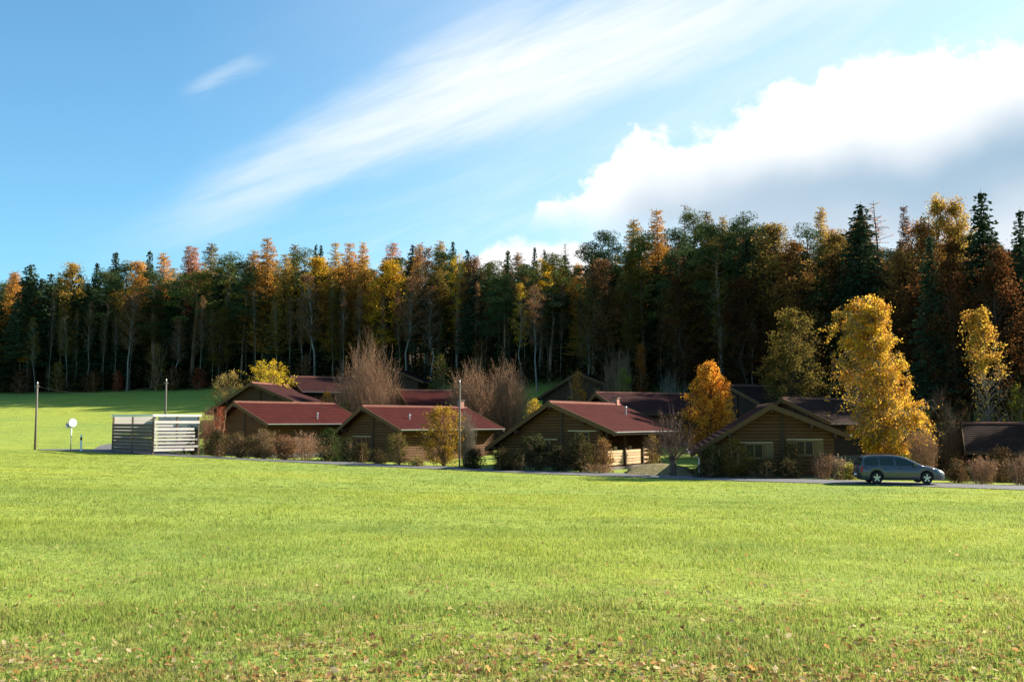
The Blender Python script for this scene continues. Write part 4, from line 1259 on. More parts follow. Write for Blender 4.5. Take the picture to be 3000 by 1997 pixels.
leafy('light green sapling left of the russet column tree', 1783, 1868, 1074, 100, (0.26, 0.26, 0.045), 1700, 0.17, [(0.0, 0.5), (0.3, 0.95), (0.6, 0.9), (0.85, 0.5), (1.0, 0.12)])
leafy('narrow russet column tree right of the light green sapling', 1856, 1900, 1008, 108, (0.40, 0.13, 0.028), 1700, 0.18, [(0.0, 0.6), (0.4, 1.0), (0.8, 0.7), (1.0, 0.15)], name='autumn_tree', cat='tree', stems=1)
leafy('small orange bush before the dim gable peak', 1664, 1722, 1084, 99, (0.52, 0.20, 0.03), 1000, 0.15)
leafy('tiny orange bush below the dim gable, nearer the veranda chalet roof', 1730, 1765, 1132, 92, (0.45, 0.20, 0.05), 400, 0.12)
leafy('low orange bush between two red roofs at left', 928, 992, 1146, 90, (0.48, 0.21, 0.03), 1100, 0.14)
leafy('straw-coloured low shrub at the right end of the leftmost red roof', 985, 1040, 1172, 90, (0.30, 0.24, 0.07), 800, 0.13)
leafy('bright red-brown shrub at the left corner of the leftmost chalet', 628, 668, 1192, 76, (0.30, 0.055, 0.025), 900, 0.1, [(0.0, 0.6), (0.5, 1.0), (0.9, 0.6), (1.0, 0.2)])
leafy('dark evergreen shrub between slatted enclosure and brown hedge, left one', 540, 600, 1252, 74, (0.035, 0.045, 0.018), 2000, 0.11)
leafy('dark evergreen shrub between slatted enclosure and brown hedge, right one', 600, 680, 1262, 73, (0.045, 0.045, 0.018), 2000, 0.11)
for i, (a, b, c) in enumerate([(660, 755, 1272), (735, 822, 1262), (800, 880, 1278)]):
    leafy(['brown beech hedge bush in front of the leftmost gable', 'brown hedge bush at the right corner of the leftmost gable', 'reddish hedge bush below the leftmost chalet eave'][i], a, b, c, 71,
          [(0.105, 0.078, 0.030), (0.18, 0.125, 0.055), (0.20, 0.105, 0.05)][i], 2300, 0.10, [(0.0, 0.9), (0.3, 1.0), (0.7, 1.0), (0.92, 0.8), (1.0, 0.4)], name='hedge_shrub', nb=60, stems=5)
bare('pale dry shrub beside the dark stem under the leftmost eave', 862, 940, 1258, 71, 70, (0.40, 0.24, 0.14), 420, 'twig', 6, 0.010, 0.85, leaf=0.09)
leafy('dim brown shrub under the left slope of the pole chalet', 1040, 1085, 1300, 69, (0.07, 0.055, 0.02), 1200, 0.1)
leafy('low dark shrub at the left wall of the veranda chalet', 1440, 1500, 1318, 60.5, (0.055, 0.045, 0.018), 1400, 0.1)
leafy('dark shrub between the two climbing shrubs of the veranda chalet', 1610, 1665, 1310, 60.5, (0.05, 0.045, 0.016), 1400, 0.1)
leafy('low dark plants along the wall foot left of the shuttered chalet windows', 2030, 2105, 1362, 55.5, (0.05, 0.045, 0.016), 1200, 0.09)
leafy('dark ivy clump at the middle foot of the shuttered gable', 2270, 2330, 1345, 55, (0.05, 0.042, 0.016), 1100, 0.09)
leafy('dark weeds along the pole chalet gable foot', 1075, 1140, 1318, 67, (0.045, 0.04, 0.015), 1200, 0.1)
leafy('dark undershrub at the far left corner of the veranda chalet gable', 1480, 1545, 1325, 60.5, (0.045, 0.045, 0.016), 1200, 0.1)
leafy('low dark shrub under the left shuttered window', 2190, 2275, 1350, 55, (0.06, 0.05, 0.018), 1500, 0.09)
leafy('dark green shrub between the two leftmost red-roofed chalets', 915, 1010, 1262, 70, (0.040, 0.060, 0.018), 2600, 0.11)
leafy('dark green shrub at the left corner of the pole chalet', 1000, 1045, 1285, 68.5, (0.035, 0.045, 0.016), 1000, 0.1)
leafy('speckled olive shrub at the right corner of the pole chalet gable', 1132, 1205, 1272, 66, (0.17, 0.14, 0.04), 1700, 0.1)
leafy('low yellow-green plants under the golden leafy shrub', 1200, 1250, 1340, 64, (0.26, 0.22, 0.05), 600, 0.09)
leafy('dark rounded shrub at the foot of the lone tall pole', 1352, 1420, 1318, 62, (0.030, 0.036, 0.014), 1500, 0.11)
leafy('dark climbing shrub under the veranda chalet left window', 1520, 1625, 1270, 61.5, (0.045, 0.052, 0.018), 2400, 0.11)
leafy('dark green shrub under the veranda chalet right window', 1655, 1745, 1278, 60.5, (0.060, 0.055, 0.018), 2400, 0.11)
leafy('sunlit russet shrub at the corner of the pale veranda', 1738, 1795, 1288, 60, (0.24, 0.135, 0.045), 1500, 0.1)
bare('low dry brush in front of the sunlit russet shrub', 1700, 1800, 1355, 59, 70, (0.25, 0.15, 0.07), 500, 'twig', 6, 0.009, 0.85, leaf=0.08)
leafy('olive shrub past the far end of the pale veranda', 1885, 1930, 1272, 66, (0.22, 0.16, 0.05), 900, 0.1)
leafy('yellow-brown climbing shrub on the shuttered chalet, left of its left window', 2100, 2195, 1290, 56, (0.19, 0.12, 0.026), 3000, 0.10)
leafy('green shrub at the left part of the shuttered chalet wall', 2060, 2115, 1305, 56, (0.055, 0.075, 0.020), 1500, 0.10)
leafy('brown climbing shrub between the two shuttered windows', 2282, 2350, 1300, 56, (0.13, 0.08, 0.024), 1800, 0.10)
bare('brown bare shrub under the right shuttered window', 2370, 2440, 1320, 55.5, 90, (0.22, 0.12, 0.06), 500, 'twig', 7, 0.009, 0.8, leaf=0.07)
bare('pale straw shrub at the right corner of the shuttered chalet', 2425, 2475, 1335, 55, 80, (0.34, 0.24, 0.12), 500, 'twig', 7, 0.009, 0.8, leaf=0.07)
leafy('small yellow-green shrub right behind the car boot', 2462, 2505, 1362, 54.5, (0.30, 0.27, 0.045), 900, 0.08)
bare('thin reddish thicket behind the car bonnet', 2650, 2745, 1250, 58, 150, (0.30, 0.13, 0.06), 900, 'twig', 8, 0.010, 0.8, leaf=0.08)
bare('red-twigged bush right of the big golden birch', 2715, 2785, 1140, 72, 130, (0.36, 0.12, 0.06), 700, 'twig', 8, 0.012, 0.7, leaf=0.1)
leafy('dark brown thicket behind the car front, in front of the dark wood', 2690, 2790, 1200, 70, (0.075, 0.05, 0.022), 2600, 0.14)
leafy('tall dark brown scrub left of the low dark chalet roof', 2780, 2850, 1175, 76, (0.07, 0.045, 0.02), 2400, 0.15)
bare('grey-brown bare scrub between the two dark thickets at right', 2750, 2830, 1210, 66, 130, (0.16, 0.09, 0.05), 700, 'twig', 8, 0.011, 0.7, leaf=0.08)
leafy('dark scrub in front of the low dark chalet wall', 2880, 2960, 1318, 56, (0.06, 0.04, 0.018), 1600, 0.1)
leafy('dark green thicket left of the low dark chalet', 2720, 2790, 1235, 68, (0.05, 0.055, 0.022), 1800, 0.13)
bare('brown dry shrub in front of the low dark chalet', 2825, 2915, 1335, 53, 130, (0.24, 0.13, 0.07), 800, 'twig', 8, 0.009, 0.8, leaf=0.07)
bare('brown dry shrub at the right edge beside the road', 2940, 3030, 1330, 52, 120, (0.22, 0.12, 0.06), 700, 'twig', 8, 0.009, 0.8, leaf=0.07)
leafy('yellow-green bush below the half-bare birch at the right edge', 2942, 3025, 1125, 74, (0.32, 0.28, 0.04), 1800, 0.14)
leafy('low dark brown shrub between car front and brown dry shrub', 2765, 2830, 1352, 54, (0.10, 0.06, 0.025), 1100, 0.09)
for i, (a, b, c, colr) in enumerate([(140, 200, 1060, C_OLV), (245, 300, 1085, C_RUST), (330, 360, 1088, (0.30, 0.06, 0.03)), (425, 490, 1002, C_OLV), (560, 610, 1080, (0.25, 0.06, 0.03)), (860, 925, 1035, C_RUST), (1370, 1440, 990, C_RUST), (480, 530, 1075, C_RUST), (30, 90, 1085, C_RUST)]):
    leafy(['olive bush at the foot of the forest just right of leftmost pole', 'russet bush at the forest foot mid-way between the poles', 'red bush at the forest foot below the leaning birch',
           'olive-orange young tree under the forest edge near the second pole', 'dark red bush at the forest foot right of the second pole', 'russet bush at the forest foot above the brown roof',
           'orange-brown young tree above the broad bare shrub', 'russet bush at the forest foot beside the second pole', 'russet bush at the forest foot at the left edge'][i],
          a, b, c, Df((a + b) / 2) - 3, colr, 900, 0.22, group='bushes along the forest foot')

# ------------------------------------------------------------------ slatted enclosure, poles, sign
def enclosure():
    D = 71.0
    c = P(447, 1313, D)
    z0 = gz1(c[0], D)
    th = math.radians(46)
    T = thing('bin_enclosure', 'slatted timber enclosure with a white top rim beside the road', 'shelter', (c[0], D, z0), 0.0)
    h = P(447, 1213, D)[2] - z0
    ux = np.array([math.cos(th), math.sin(th)])          # right-hand side going back right
    vx = np.array([-math.cos(th * 0.95), math.sin(th * 0.95)])
    Lr, Ll = 3.55, 6.4
    def slab(name, o, d, s0, s1, za, zb, off0, off1, mat):
        n = np.array([d[1], -d[0]]); 
        if n[1] > 0: n = -n
        pts = []
        for s, of in ((s0, off0), (s1, off0), (s1, off1), (s0, off1)):
            p = o + d * s + n * of; pts.append((p[0], p[1]))
        return MB().prism(pts, za, zb, 'z').build(name, mat, T)
    o = np.array([0.0, 0.0])
    g = R_()
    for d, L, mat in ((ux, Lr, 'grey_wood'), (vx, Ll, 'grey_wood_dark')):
        n = 9
        top = h * 0.86
        for i in range(n):
            za = 0.22 + i * (top - 0.22) / n
            pitch = (top - 0.22) / n
            if mat == 'grey_wood':
                e = L - (0.0 if i in (n - 1, n - 2) else g.uniform(0.0, 0.5))
                if i == n - 2:
                    slab('slat', o, d, 0.07, L * 0.42, za + 0.01, za + pitch - 0.08, 0.0, 0.03, M[mat])
                    continue
                slab('slat', o, d, 0.07, e, za + g.uniform(0, .03), za + pitch - g.uniform(0.05, 0.10), 0.0, 0.03 + g.uniform(0, .03), M[mat])
            elif i < n - 1:
                slab('slat', o, d, 0.07, L - g.uniform(0, 0.06), za + g.uniform(0, .015), za + pitch - g.uniform(0.015, 0.04), 0.0, 0.03, M[mat])
        for s in (0.0, L * 0.5, L - 0.1):
            slab('post', o, d, s + 0.001, s + 0.1, -0.4, h - 0.16, -0.11, -0.004, M['grey_wood_dark'])
        slab('rim_board', o, d, -0.05, L + 0.12, h - 0.15, h, -0.02, 0.05, M['white_rim'])
    # far sides: boards coloured pale as if sunlit, seen through the open top
    for o2, d, L in ((ux * Lr, vx, Ll), (vx * Ll, ux, Lr)):
        for i in range(8):
            za = 0.15 + i * (h * 0.90) / 8
            slab('slat', o2, d, 0.09, L - 0.08, za, za + h * 0.90 / 8 - 0.03, -0.04, -0.01, M['grey_wood'])
        slab('rim_board', o2, d, 0.08, L - 0.06, h - 0.13, h - 0.005, -0.1, -0.045, M['white_rim'])
enclosure()

def pole(label, px, yt, D, r, mat='pole_wood', group='wooden poles'):
    x = (px - 1500) / F_PX * D; b = gz1(x, D); h = P(px, yt, D)[2] - b
    t = thing('wooden_pole', label, 'pole', (x, D, b), 0, group)
    MB().cyl((0, 0, -0.5), (0, 0, h), r * 1.15, r * 0.85, 12).build('shaft', M[mat], t, True)
    MB().cyl((0, 0, h + 0.002), (0, 0, h + 0.10), r * 0.9, r * 0.3, 12).build('cap', M['zinc'], t)
    MB().cyl((-r * 2.2, 0, h - 0.25), (r * 2.2, 0, h - 0.25), 0.025, n=8).build('crossbar', M['metal_grey'], t)
    return np.array([x, D, b + h - 0.25])
pa = pole('leftmost wooden pole on the meadow, taller of the pair at left', 110, 1122, 75.5, 0.078)
pb = pole('wooden pole standing behind the slatted enclosure', 487, 1113, 84, 0.08)
pc = pole('lone tall pole in front of the golden leafy shrub', 1347, 1118, 61, 0.052)
def wire(p, q, sag, label):
    s = np.linspace(0, 1, 30)[:, None]
    path = p[None] * (1 - s) + q[None] * s
    path[:, 2] -= sag * 4 * (s * (1 - s))[:, 0]
    c = path[0].copy()
    V, Q = tubes((path - c)[None], np.full(30, 0.007), 5)
    o = obj('cable', np_mesh('cable', V, Q, smooth=True), M['black_paint']); o.location = c
    tag(o, label, 'cable')
wire(pa, pb, 0.7, 'thin dark cable sagging between the two poles at left')

def sign():
    D = 74.0; px = 214
    x = (px - 1500) / F_PX * D; b = gz1(x, D)
    h = P(px, 1238, D)[2] - b
    t = thing('round_sign', 'pale round-headed sign on a thin post at the left end of the road', 'sign', (x, D, b), math.radians(48))
    MB().cyl((0, 0, -0.3), (0, 0, h), 0.035, n=10).build('post', M['metal_grey'], t, True)
    MB().cyl((0.05, -0.06, h), (0.05, -0.10, h), 0.30, n=28).build('disc', M['white_paint'], t)
    MB().cyl((0.05, -0.055, h), (0.05, -0.035, h), 0.33, n=28).build('rim', M['metal_grey'], t)
    MB().box(-0.42, -0.02, -0.03, 0.03, h - 0.35, h - 0.02).build('side_plate', M['metal_grey'], t)
    px = 244; x = (px - 1500) / F_PX * D; b = gz1(x, D); h = P(px, 1272, D)[2] - b
    t = thing('marker_post', 'short white roadside marker post right of the round sign', 'post', (x, D, b), 0.3)
    MB().prism([(-0.07, -0.06), (0.07, -0.06), (0.05, 0.05), (-0.05, 0.05)], -0.2, h, 'z').build('body', M['white_paint'], t)
    MB().prism([(-0.074, -0.064), (0.074, -0.064), (0.054, 0.054), (-0.054, 0.054)], h - 0.42, h - 0.2, 'z').build('band', M['black_paint'], t)
sign()

# gravel bank below the veranda
def bank():
    n = 28; m = 8
    V = []
    for i in range(n):
        px = 1835 + (2030 - 1835) * i / (n - 1)
        for j in range(m):
            D = 57.6 + 4.6 * j / (m - 1)
            x = (px - 1500) / F_PX * D
            V.append((x, D, gz1(x, D) + 0.035 + 0.55 * math.sin(PI * min(1, j / (m - 1) * 0.8 + 0.0)) * math.sin(PI * (i + 0.2) / (n - 0.6)) ** 0.5))
    Q = [(i * m + j, (i + 1) * m + j, (i + 1) * m + j + 1, i * m + j + 1) for i in range(n - 1) for j in range(m - 1)]
    t = NT('dry_bank')
    tc = t.n('ShaderNodeTexCoord')
    a = t.noise(tc.outputs['Object'], 5, 6, 0.7)
    c = t.mix(t.ramp(a, [(0.35, 0.0), (0.65, 1.0)]), (0.10, 0.095, 0.035), (0.23, 0.19, 0.105))
    t.principled(c, 0.95, bump=a, bstr=0.9, bdist=0.1, spec=0.05)
    tag(obj('earth_bank', np_mesh('earth_bank', V, Q, smooth=True), t.m), kind='structure')
bank()

# ------------------------------------------------------------------ car
def car():
    tp = NT('car_paint')
    tcp = tp.n('ShaderNodeTexCoord')
    nz = tp.noise(tcp.outputs['Object'], 3, 4)
    pr = tp.principled(tp.mix(nz, (0.062, 0.068, 0.084), (0.078, 0.086, 0.104)), 0.32, 0.35, spec=0.5)
    pr.inputs['Coat Weight'].default_value = 0.6
    paint = tp.m
    tg = NT('car_glass'); tg.principled((0.018, 0.030, 0.028), 0.05, spec=0.45)
    glass = tg.m
    rub = mat_simple('tyre', (0.018, 0.018, 0.02), 0.85)
    alloy = mat_simple('alloy', (0.55, 0.56, 0.58), 0.35, 0.7)
    dark = mat_simple('car_trim', (0.02, 0.02, 0.022), 0.6)
    lampm = mat_simple('lamp_glass', (0.75, 0.76, 0.78), 0.12, 0.2, 0.05, spec=0.8)
    redm = mat_simple('tail_glass', (0.35, 0.02, 0.015), 0.2, 0, 0.05)
    platem = mat_simple('plate', (0.7, 0.7, 0.66), 0.5)
    D = 51.2
    pr0 = P(2549, 1419, D); 
    x0 = (2549 - 1500) / F_PX * D
    T = thing('parked_car', 'grey-blue estate car parked on the road, nose to the right', 'car', (x0, D, gz1(x0, D + 0.8) + 0.05), math.radians(-5))
    T.scale = (0.875, 0.92, 0.945)
    RW, FW, R = 0.0, 2.76, 0.315
    hwid = 0.88
    xs = np.unique(np.concatenate([np.linspace(-0.93, 3.86, 60), RW + 0.37 * np.cos(np.linspace(0, PI, 15)), FW + 0.37 * np.cos(np.linspace(0, PI, 15))]))
    def prof(x, pts): return float(np.interp(x, [p[0] for p in pts], [p[1] for p in pts]))
    belt = [(-0.93, 0.72), (-0.86, 0.90), (-0.75, 0.93), (0.0, 0.93), (2.0, 0.92), (2.55, 0.94), (2.9, 0.90), (3.3, 0.80), (3.6, 0.69), (3.8, 0.57), (3.86, 0.48)]
    bot = [(-0.93, 0.42), (-0.85, 0.27), (-0.5, 0.22), (3.5, 0.19), (3.75, 0.22), (3.86, 0.30)]
    wid = [(-0.93, 0.70), (-0.85, 0.80), (-0.5, 0.87), (0.5, 0.88), (2.5, 0.88), (3.1, 0.86), (3.5, 0.79), (3.75, 0.64), (3.86, 0.48)]
    crown = [(-0.93, 0.72), (-0.8, 0.95), (2.3, 0.98), (2.55, 1.00), (2.9, 0.955), (3.3, 0.86), (3.6, 0.745), (3.8, 0.61), (3.86, 0.50)]
    V, ns = [], 0
    for x in xs:
        zb = prof(x, bot)
        for wc in (RW, FW):
            dd = 0.37 ** 2 - (x - wc) ** 2
            if dd > 0: zb = max(zb, R + math.sqrt(dd))
        zt, w, zc = prof(x, belt), prof(x, wid), prof(x, crown)
        zb = min(zb, zt - 0.06)
        zm = zb + (zt - zb) * 0.55
        half = [(w * 0.93, zb), (w * 1.0, zb + (zt - zb) * 0.25), (w * 1.01, zm), (w * 0.985, zt - 0.04), (w * 0.93, zt), (w * 0.55, zt + (zc - zt) * 0.8), (0.0, zc)]
        ring = [(x, -a, z) for a, z in half] + [(x, a, z) for a, z in half[-2::-1]]
        ns = len(ring); V += ring
    n = len(xs); Q = [(i * ns + j, (i + 1) * ns + j, (i + 1) * ns + j + 1, i * ns + j + 1) for i in range(n - 1) for j in range(ns - 1)]
    m = MB(); m.add(V, Q + [tuple(range(ns)), tuple(range(n * ns - 1, (n - 1) * ns - 1, -1))])
    body = m.build('body', paint, T, True)
    # cabin
    st = [(-0.88, 0.90, 0.92), (-0.72, 1.28, 1.30), (-0.52, 1.44, 1.455), (0.0, 1.475, 1.50), (0.8, 1.48, 1.505), (1.35, 1.44, 1.47), (1.75, 1.32, 1.35), (2.2, 1.11, 1.15), (2.6, 0.92, 0.96)]
    def cab(x, f):
        zt = prof(x, [(s[0], s[1]) for s in st]); zc = prof(x, [(s[0], s[2]) for s in st])
        zb = prof(x, belt) - 0.02
        return zb, max(zt, zb + 0.004), max(zc, zb + 0.006)
    V = []
    cx = np.unique(np.concatenate([np.linspace(-0.88, 2.6, 40)]))
    def halfw(z):  # tumblehome
        return 0.84 - 0.20 * max(0.0, (z - 0.92)) / 0.55
    for x in cx:
        zb, zt, zc = cab(x, 0)
        half = [(halfw(zb), zb), (halfw(zb + (zt - zb) * .5), zb + (zt - zb) * .5), (halfw(zt) - 0.01, zt - 0.01 * (zt - zb)), (halfw(zt) - 0.09, zt + (zc - zt) * .6), (0, zc)]
        ring = [(x, -a, z) for a, z in half] + [(x, a, z) for a, z in half[-2::-1]]
        ns = len(ring); V += ring
    n = len(cx); Q = [(i * ns + j, (i + 1) * ns + j, (i + 1) * ns + j + 1, i * ns + j + 1) for i in range(n - 1) for j in range(ns - 1)]
    m = MB(); m.add(V, Q + [tuple(range(ns)), tuple(range(n * ns - 1, (n - 1) * ns - 1, -1))])
    m.build('cabin', paint, T, True)
    # side windows: strips 8 mm proud of the cabin side
    def side_win(xa, xb, sgn, nm='side_window'):
        V = []
        k = 9
        for i in range(k):
            x = xa + (xb - xa) * i / (k - 1)
            zb, zt, zc = cab(x, 0)
            za, zz = zb + 0.055, max(zb + 0.07, zt - 0.075)
            for z in (za, (za + zz) / 2, zz):
                V.append((x, sgn * (halfw(z) + 0.010), z))
            for z in (zz, za):
                V.append((x, sgn * (halfw(z) - 0.01), z))
        Q = [(i * 5 + j, (i + 1) * 5 + j, (i + 1) * 5 + (j + 1) % 5, i * 5 + (j + 1) % 5) for i in range(k - 1) for j in range(5)]
        m = MB(); m.add(V, Q + [(0, 1, 2, 3, 4), tuple((k - 1) * 5 + j for j in (4, 3, 2, 1, 0))]); m.build(nm, glass, T)
    for sgn in (-1, 1):
        side_win(-0.66, 0.12, sgn); side_win(0.20, 0.98, sgn); side_win(1.08, 2.28, sgn)
    # windscreen and rear window
    for nm, sts, k in (('windscreen', [(1.42, 1), (1.75, 1), (2.2, 1), (2.52, 1)], 1), ('rear_window', [(-0.86, 1), (-0.78, 1), (-0.66, 1)], -1)):
        V = []
        for x, _ in sts:
            zb, zt, zc = cab(x, 0)
            hw = halfw(zt) - 0.12
            for y, z in ((-hw, zt + (zc - zt) * .55), (-hw * .5, zt + (zc - zt) * .85), (0, zc), (hw * .5, zt + (zc - zt) * .85), (hw, zt + (zc - zt) * .55)):
                V.append((x + 0.012 * k, y, z + 0.012))
        n5 = len(sts)
        V2 = [(x - 0.02 * k, y, z - 0.02) for x, y, z in V]
        Q = [(i * 5 + j, (i + 1) * 5 + j, (i + 1) * 5 + j + 1, i * 5 + j + 1) for i in range(n5 - 1) for j in range(4)]
        o5 = len(V)
        Q2 = [tuple(q + o5 for q in f[::-1]) for f in Q]
        MB().add(V + V2, Q + Q2).build(nm, glass, T, True)
    # underbody and wheel wells
    MB().box(-0.75, 3.55, -0.60, 0.60, 0.19, 0.62).build('underbody', dark, T)
    MB().box(0.45, 2.3, -0.895, -0.86, 0.20, 0.30).build('sill_trim', dark, T)
    for wx in (RW, FW):
        for sgn in (-1, 1):
            w = thing_child('wheel', T, (wx, sgn * 0.79, R))
            t = MB()
            prof_t = [(0.20, 0.085), (0.285, 0.10), (0.315, 0.07), (0.315, -0.07), (0.285, -0.10), (0.20, -0.085)]
            V, Fs = [], []
            k = 28
            for i in range(k):
                a = 2 * PI * i / k
                for r, y in prof_t: V.append((r * math.cos(a), y, r * math.sin(a)))
            for i in range(k):
                for j in range(6):
                    Fs.append((i * 6 + j, ((i + 1) % k) * 6 + j, ((i + 1) % k) * 6 + (j + 1) % 6, i * 6 + (j + 1) % 6))
            MB().add(V, Fs).build('tyre', rub, w, True)
            rm = MB()
            rm.cyl((0, sgn * 0.02, 0), (0, sgn * 0.045, 0), 0.205, n=24)
            rm.build('rim_back', dark, w)
            sp = MB()
            sp.cyl((0, sgn * 0.046, 0), (0, sgn * 0.088, 0), 0.055, n=12)
            for i in range(5):
                a = 2 * PI * i / 5 + 0.3
                c, s = math.cos(a), math.sin(a)
                q = []
                for (r, h) in ((0.05, -0.032), (0.05, 0.032), (0.205, 0.045), (0.205, -0.045)):
                    q.append((r * c - h * s, r * s + h * c))
                sp.prism(q, sgn * 0.047, sgn * 0.08, 'y')
            sp.build('rim', alloy, w)
    # lamps, mirrors, handles, bumpers, plates
    for sgn in (-1, 1):
        V = [(3.36, sgn * 0.800, 0.655), (3.36, sgn * 0.76, 0.775), (3.66, sgn * 0.715, 0.53), (3.62, sgn * 0.66, 0.675), (3.82, sgn * 0.50, 0.49), (3.80, sgn * 0.46, 0.585)]
        V = [(x + 0.015, y + sgn * 0.02, z + 0.015) for x, y, z in V]
        V += [(x - 0.08, y - sgn * 0.06, z - 0.03) for x, y, z in V]
        MB().add(V, [(0, 2, 3, 1), (2, 4, 5, 3), (6, 7, 9, 8), (8, 9, 11, 10), (0, 1, 7, 6), (4, 10, 11, 5), (1, 3, 9, 7), (3, 5, 11, 9), (0, 6, 8, 2), (2, 8, 10, 4)]).build('headlight', lampm, T, True)
        MB().prism([(-0.90, 0.60), (-0.80, 0.60), (-0.74, 0.92), (-0.84, 0.92)], sgn * 0.74, sgn * 0.845, 'y').build('tail_light', redm, T)
        mm = MB().prism([(2.02, 0.95), (2.20, 0.95), (2.16, 1.08), (2.05, 1.09)], sgn * 0.86, sgn * 1.00, 'y').build('mirror', paint, T)
        for xx in (0.35, 1.25):
            MB().box(xx, xx + 0.16, sgn * 0.885 - 0.012, sgn * 0.885 + 0.02, 0.80, 0.83).build('handle', dark, T)
        MB().cyl((-0.35, sgn * 0.56, 1.53), (1.2, sgn * 0.56, 1.535), 0.014, n=8).build('roof_rail', dark, T)
    V = []
    MB().prism([(-0.97, 0.40), (-0.86, 0.36), (-0.86, 0.55), (-0.96, 0.56)], -0.78, 0.78, 'y').build('rear_bumper', dark, T)
    MB().prism([(3.70, 0.24), (3.90, 0.28), (3.90, 0.42), (3.78, 0.43)], -0.46, 0.46, 'y').build('front_bumper', paint, T)
    MB().box(3.902, 3.912, -0.26, 0.26, 0.30, 0.41).build('number_plate', platem, T)
    MB().box(-0.985, -0.972, -0.26, 0.26, 0.42, 0.53).build('number_plate', platem, T)
    return T
def thing_child(name, parent, loc):
    o = bpy.data.objects.new(name, None); o.empty_display_size = 0.1
    o.location = loc; COL.objects.link(o); o.parent = parent
    return o
car()

# ------------------------------------------------------------------ grass and fallen leaves
def grass():
    rng = np.random.default_rng(9)
    Vs, Qs, Ts = [], [], []
    k = 0
    def region(y0, y1, dens):
        hw1 = 0.56 * y1 + 2.5
        n = int(dens * (y1 - y0) * 2 * hw1)
        x = rng.uniform(-hw1, hw1, n); y = rng.uniform(y0, y1, n)
        ok = np.abs(x) < 0.56 * y + 2.5
        px = 1500 + x / y * F_PX
        lim = np.interp(px, [e[0] for e in ROAD_EDGE], [e[2] for e in ROAD_EDGE]) - 0.15
        ok &= y < lim
        return x[ok], y[ok]
    for y0, y1, dens, nb, hh, ww, quad in ((4.2, 10, 250, 7, 0.075, 0.0075, True), (10, 20, 130, 6, 0.065, 0.012, False), (20, 36, 46, 6, 0.06, 0.020, False), (36, 76, 14, 6, 0.055, 0.036, False)):
        x, y = region(y0, y1, dens)
        z = gz(x, y)
        n = len(x)
        patch = 0.75 + 0.5 * np.sin(x * 1.7 + 2 * np.sin(y * 0.9)) * np.sin(y * 1.3 + 1.5 * np.sin(x * 1.1)) * 0.7
        c = np.repeat(np.stack([x, y, z], 1), nb, 0)
        N = len(c)
        c[:, :2] += rng.normal(0, 0.035 if quad else 0.06, (N, 2)) * (1 if quad else 1.5)
        az = rng.uniform(0, 6.283, N)
        d = np.stack([np.cos(az), np.sin(az), np.zeros(N)], 1); p = np.stack([-np.sin(az), np.cos(az), np.zeros(N)], 1)
        h = hh * rng.uniform(0.45, 1.35, N) * np.repeat(patch, nb)
        ln = h * rng.uniform(0.2, 1.1, N)
        w = ww * rng.uniform(0.6, 1.3, N)
        b0, b1 = c - p * w[:, None] / 2, c + p * w[:, None] / 2
        b0[:, 2] -= 0.01; b1[:, 2] -= 0.01
        tip = c + d * ln[:, None]; tip[:, 2] += h
        if quad:
            m = c + d * (ln * 0.3)[:, None]; m[:, 2] += h * 0.62
            m0, m1 = m - p * w[:, None] * 0.4, m + p * w[:, None] * 0.4
            V = np.stack([b0, b1, m1, m0, tip], 1).reshape(-1, 3)
            i = k + np.arange(N) * 5
            Qs.append(np.stack([i, i + 1, i + 2, i + 3], 1)); Ts.append(np.stack([i + 3, i + 2, i + 4], 1))
            k += 5 * N
        else:
            V = np.stack([b0, b1, tip], 1).reshape(-1, 3)
            i = k + np.arange(N) * 3
            Ts.append(np.stack([i, i + 1, i + 2], 1)); k += 3 * N
        Vs.append(V)
    me = np_mesh('grass', np.concatenate(Vs), np.concatenate(Qs), np.concatenate(Ts))
    t = NT('grass_blade')
    tc = t.n('ShaderNodeTexCoord'); ge = t.n('ShaderNodeNewGeometry')
    c = grass_colour(t, tc.outputs['Object'])
    rp = ge.outputs['Random Per Island']
    c = t.mix(t.ramp(rp, [(0.80, 0.0), (0.97, 0.8)]), c, (0.36, 0.29, 0.11))
    hs = t.n('ShaderNodeHueSaturation'); t.l(c, hs.inputs['Color'])
    t.l(t.math('MULTIPLY_ADD', rp, 0.5), hs.inputs['Value']); hs.inputs['Value'].links[0].from_node.inputs[2].default_value = 0.78
    d = t.n('ShaderNodeBsdfDiffuse'); t.l(hs.outputs[0], d.inputs[0])
    tr = t.n('ShaderNodeBsdfTranslucent'); t.l(hs.outputs[0], tr.inputs[0])
    mx = t.n('ShaderNodeMixShader'); mx.inputs[0].default_value = 0.5
    t.l(d.outputs[0], mx.inputs[1]); t.l(tr.outputs[0], mx.inputs[2])
    gl = t.n('ShaderNodeBsdfGlossy'); gl.inputs['Roughness'].default_value = 0.35; gl.inputs['Color'].default_value = (0.9, 0.9, 0.8, 1)
    m2 = t.n('ShaderNodeMixShader'); m2.inputs[0].default_value = 0.0
    t.l(mx.outputs[0], m2.inputs[1]); t.l(gl.outputs[0], m2.inputs[2])
    t.l(m2.outputs[0], t.out.inputs[0])
    o = obj('grass', me, t.m)
    tag(o, 'short yellow-green meadow grass of the foreground field', 'grass', kind='stuff')
grass()

